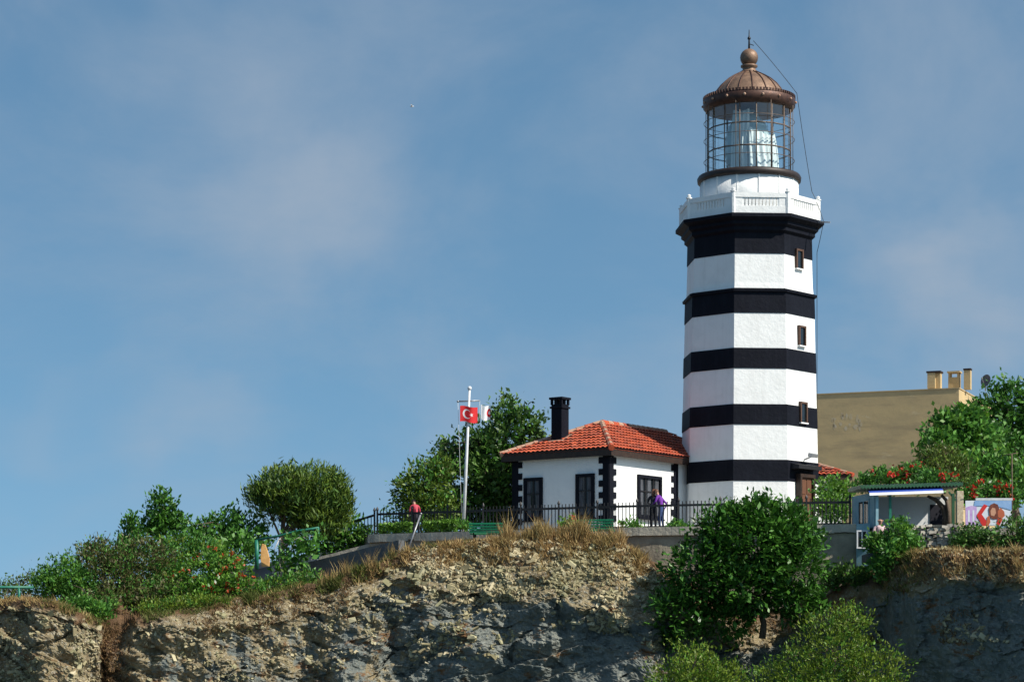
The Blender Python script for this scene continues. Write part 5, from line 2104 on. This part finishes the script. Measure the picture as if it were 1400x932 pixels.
def stand(lean=0.0, turn=0.0):
    """standing, bent forward at the hips by lean"""
    s, c = math.sin(lean), math.cos(lean)

    def up(x, h, f=0.0):
        return (x, s * h + f * c, .93 + c * h - f * s)
    return {'pelvis': (0, -.02, .93), 'chest': up(0, .36), 'neck': up(0, .56, .02), 'head': up(0, .70, .06),
            'sho_l': up(-.19, .46), 'sho_r': up(.19, .46),
            'elb_l': up(-.26, .26, .10), 'elb_r': up(.26, .26, .10), 'hand_l': up(-.17, .22, .36), 'hand_r': up(.17, .22, .36),
            'hip_l': (-.09, -.02, .88), 'hip_r': (.09, -.02, .88), 'knee_l': (-.10, .04, .49), 'knee_r': (.10, .0, .49),
            'ankle_l': (-.10, .0, .085), 'ankle_r': (.12, -.05, .085)}


q = P(569, 0, 95.1)
person('person in a pinkish red jacket and dark trousers leaning at the fence', (q.x, q.y, TZ), R(-25), stand(.32), (M['red_jacket'], M['navy_cloth']), M['hair'], scale=.9)
jn = stand(.22)
jn['hand_r'] = (.26, -.02, .92)
jn['elb_r'] = (.34, -.10, 1.12)
q = P(904, 0, 90.75)
person('person in a purple top and blue jeans bending at the fence before the house', (q.x, q.y, TZ), R(-60), jn, (M['purple'], M['jeans']), M['hair_brown'], scale=.93)
q = P(893, 0, 90.9)
person('person in dark clothes standing close beside the purple-topped one', (q.x, q.y, TZ), R(20), stand(.10), (M['navy_cloth'], M['navy_cloth']), M['hair_brown'], scale=.93, long_hair=True)


def sit():
    return {'pelvis': (0, 0, .50), 'chest': (0, .02, .86), 'neck': (0, .03, 1.06), 'head': (0, .06, 1.20), 'sho_l': (-.19, .02, .97), 'sho_r': (.19, .02, .97),
            'elb_l': (-.28, .08, .72), 'elb_r': (.28, .08, .72), 'hand_l': (-.14, .30, .62), 'hand_r': (.14, .30, .62),
            'hip_l': (-.1, .05, .48), 'hip_r': (.1, .05, .48), 'knee_l': (-.12, .46, .50), 'knee_r': (.12, .46, .50), 'ankle_l': (-.12, .46, .085), 'ankle_r': (.12, .46, .085)}


SZ = (HY - 709) / F * 84.9 - 1.29
mb = MB()
q = P(1210, 0, 84.9)
mb.box((q.x, 84.75, SZ - .15), (1.5, 1.6, .3))
tag(mb.build('deck', M['concrete_dark']), kind='structure')
for px, lab, cl, hr in ((1203, 'bald person in a pale pink shirt sitting below the kiosk', (M['check_shirt'], M['navy_cloth']), None),
                        (1219, 'person in dark clothes sitting right of the bald one below the kiosk', (M['navy_cloth'], M['navy_cloth']), M['hair'])):
    q = P(px, 0, 84.9)
    sc_ = 1.0 if hr is None else .96
    st = thing('stool', (q.x, q.y, SZ), ('plain wooden stool under the bald person' if hr is None else 'plain wooden stool under the seated person in dark clothes'), 'stool', 'stools below the kiosk')
    mb = MB()
    mb.box((q.x, q.y, SZ + .36), (.36, .36, .05))
    mb.build('seat', M['brown_wood'], st)
    for sx in (-1, 1):
        for sy in (-1, 1):
            mb = MB()
            mb.bar((q.x + sx * .15, q.y + sy * .15, SZ), (q.x + sx * .13, q.y + sy * .13, SZ + .335), .04)
            mb.build('leg', M['brown_wood'], st)
    person(lab, (q.x, q.y, SZ), R(175), sit(), cl, hr, scale=sc_)

# ------------------------------------------------------------------ a gull far off over the terrace
q = P(563, 146, 120)
gl_ = MB()
gl_.tube([q + Vector((-.16, 0, -.02)), q + Vector((-.06, 0, 0)), q + Vector((.06, 0, .01)), q + Vector((.15, 0, .03)), q + Vector((.2, 0, .03))], [.015, .05, .055, .03, .008], 8)
for sg in (-1, 1):
    w_ = [q + Vector((.07, 0, .02)), q + Vector((.05, sg * .2, .12)), q + Vector((-.08, sg * .45, .08)), q + Vector((-.05, sg * .2, .10)), q + Vector((-.05, 0, .02))]
    gl_.prism(w_, (0, 0, .012))
gl_.v = [tuple(q + (Vector(v) - q) * .6) for v in gl_.v]
tag(gl_.build('gull', M['white_cloth'], None, q), 'tiny white gull flying high in the sky left of the tower', 'bird')
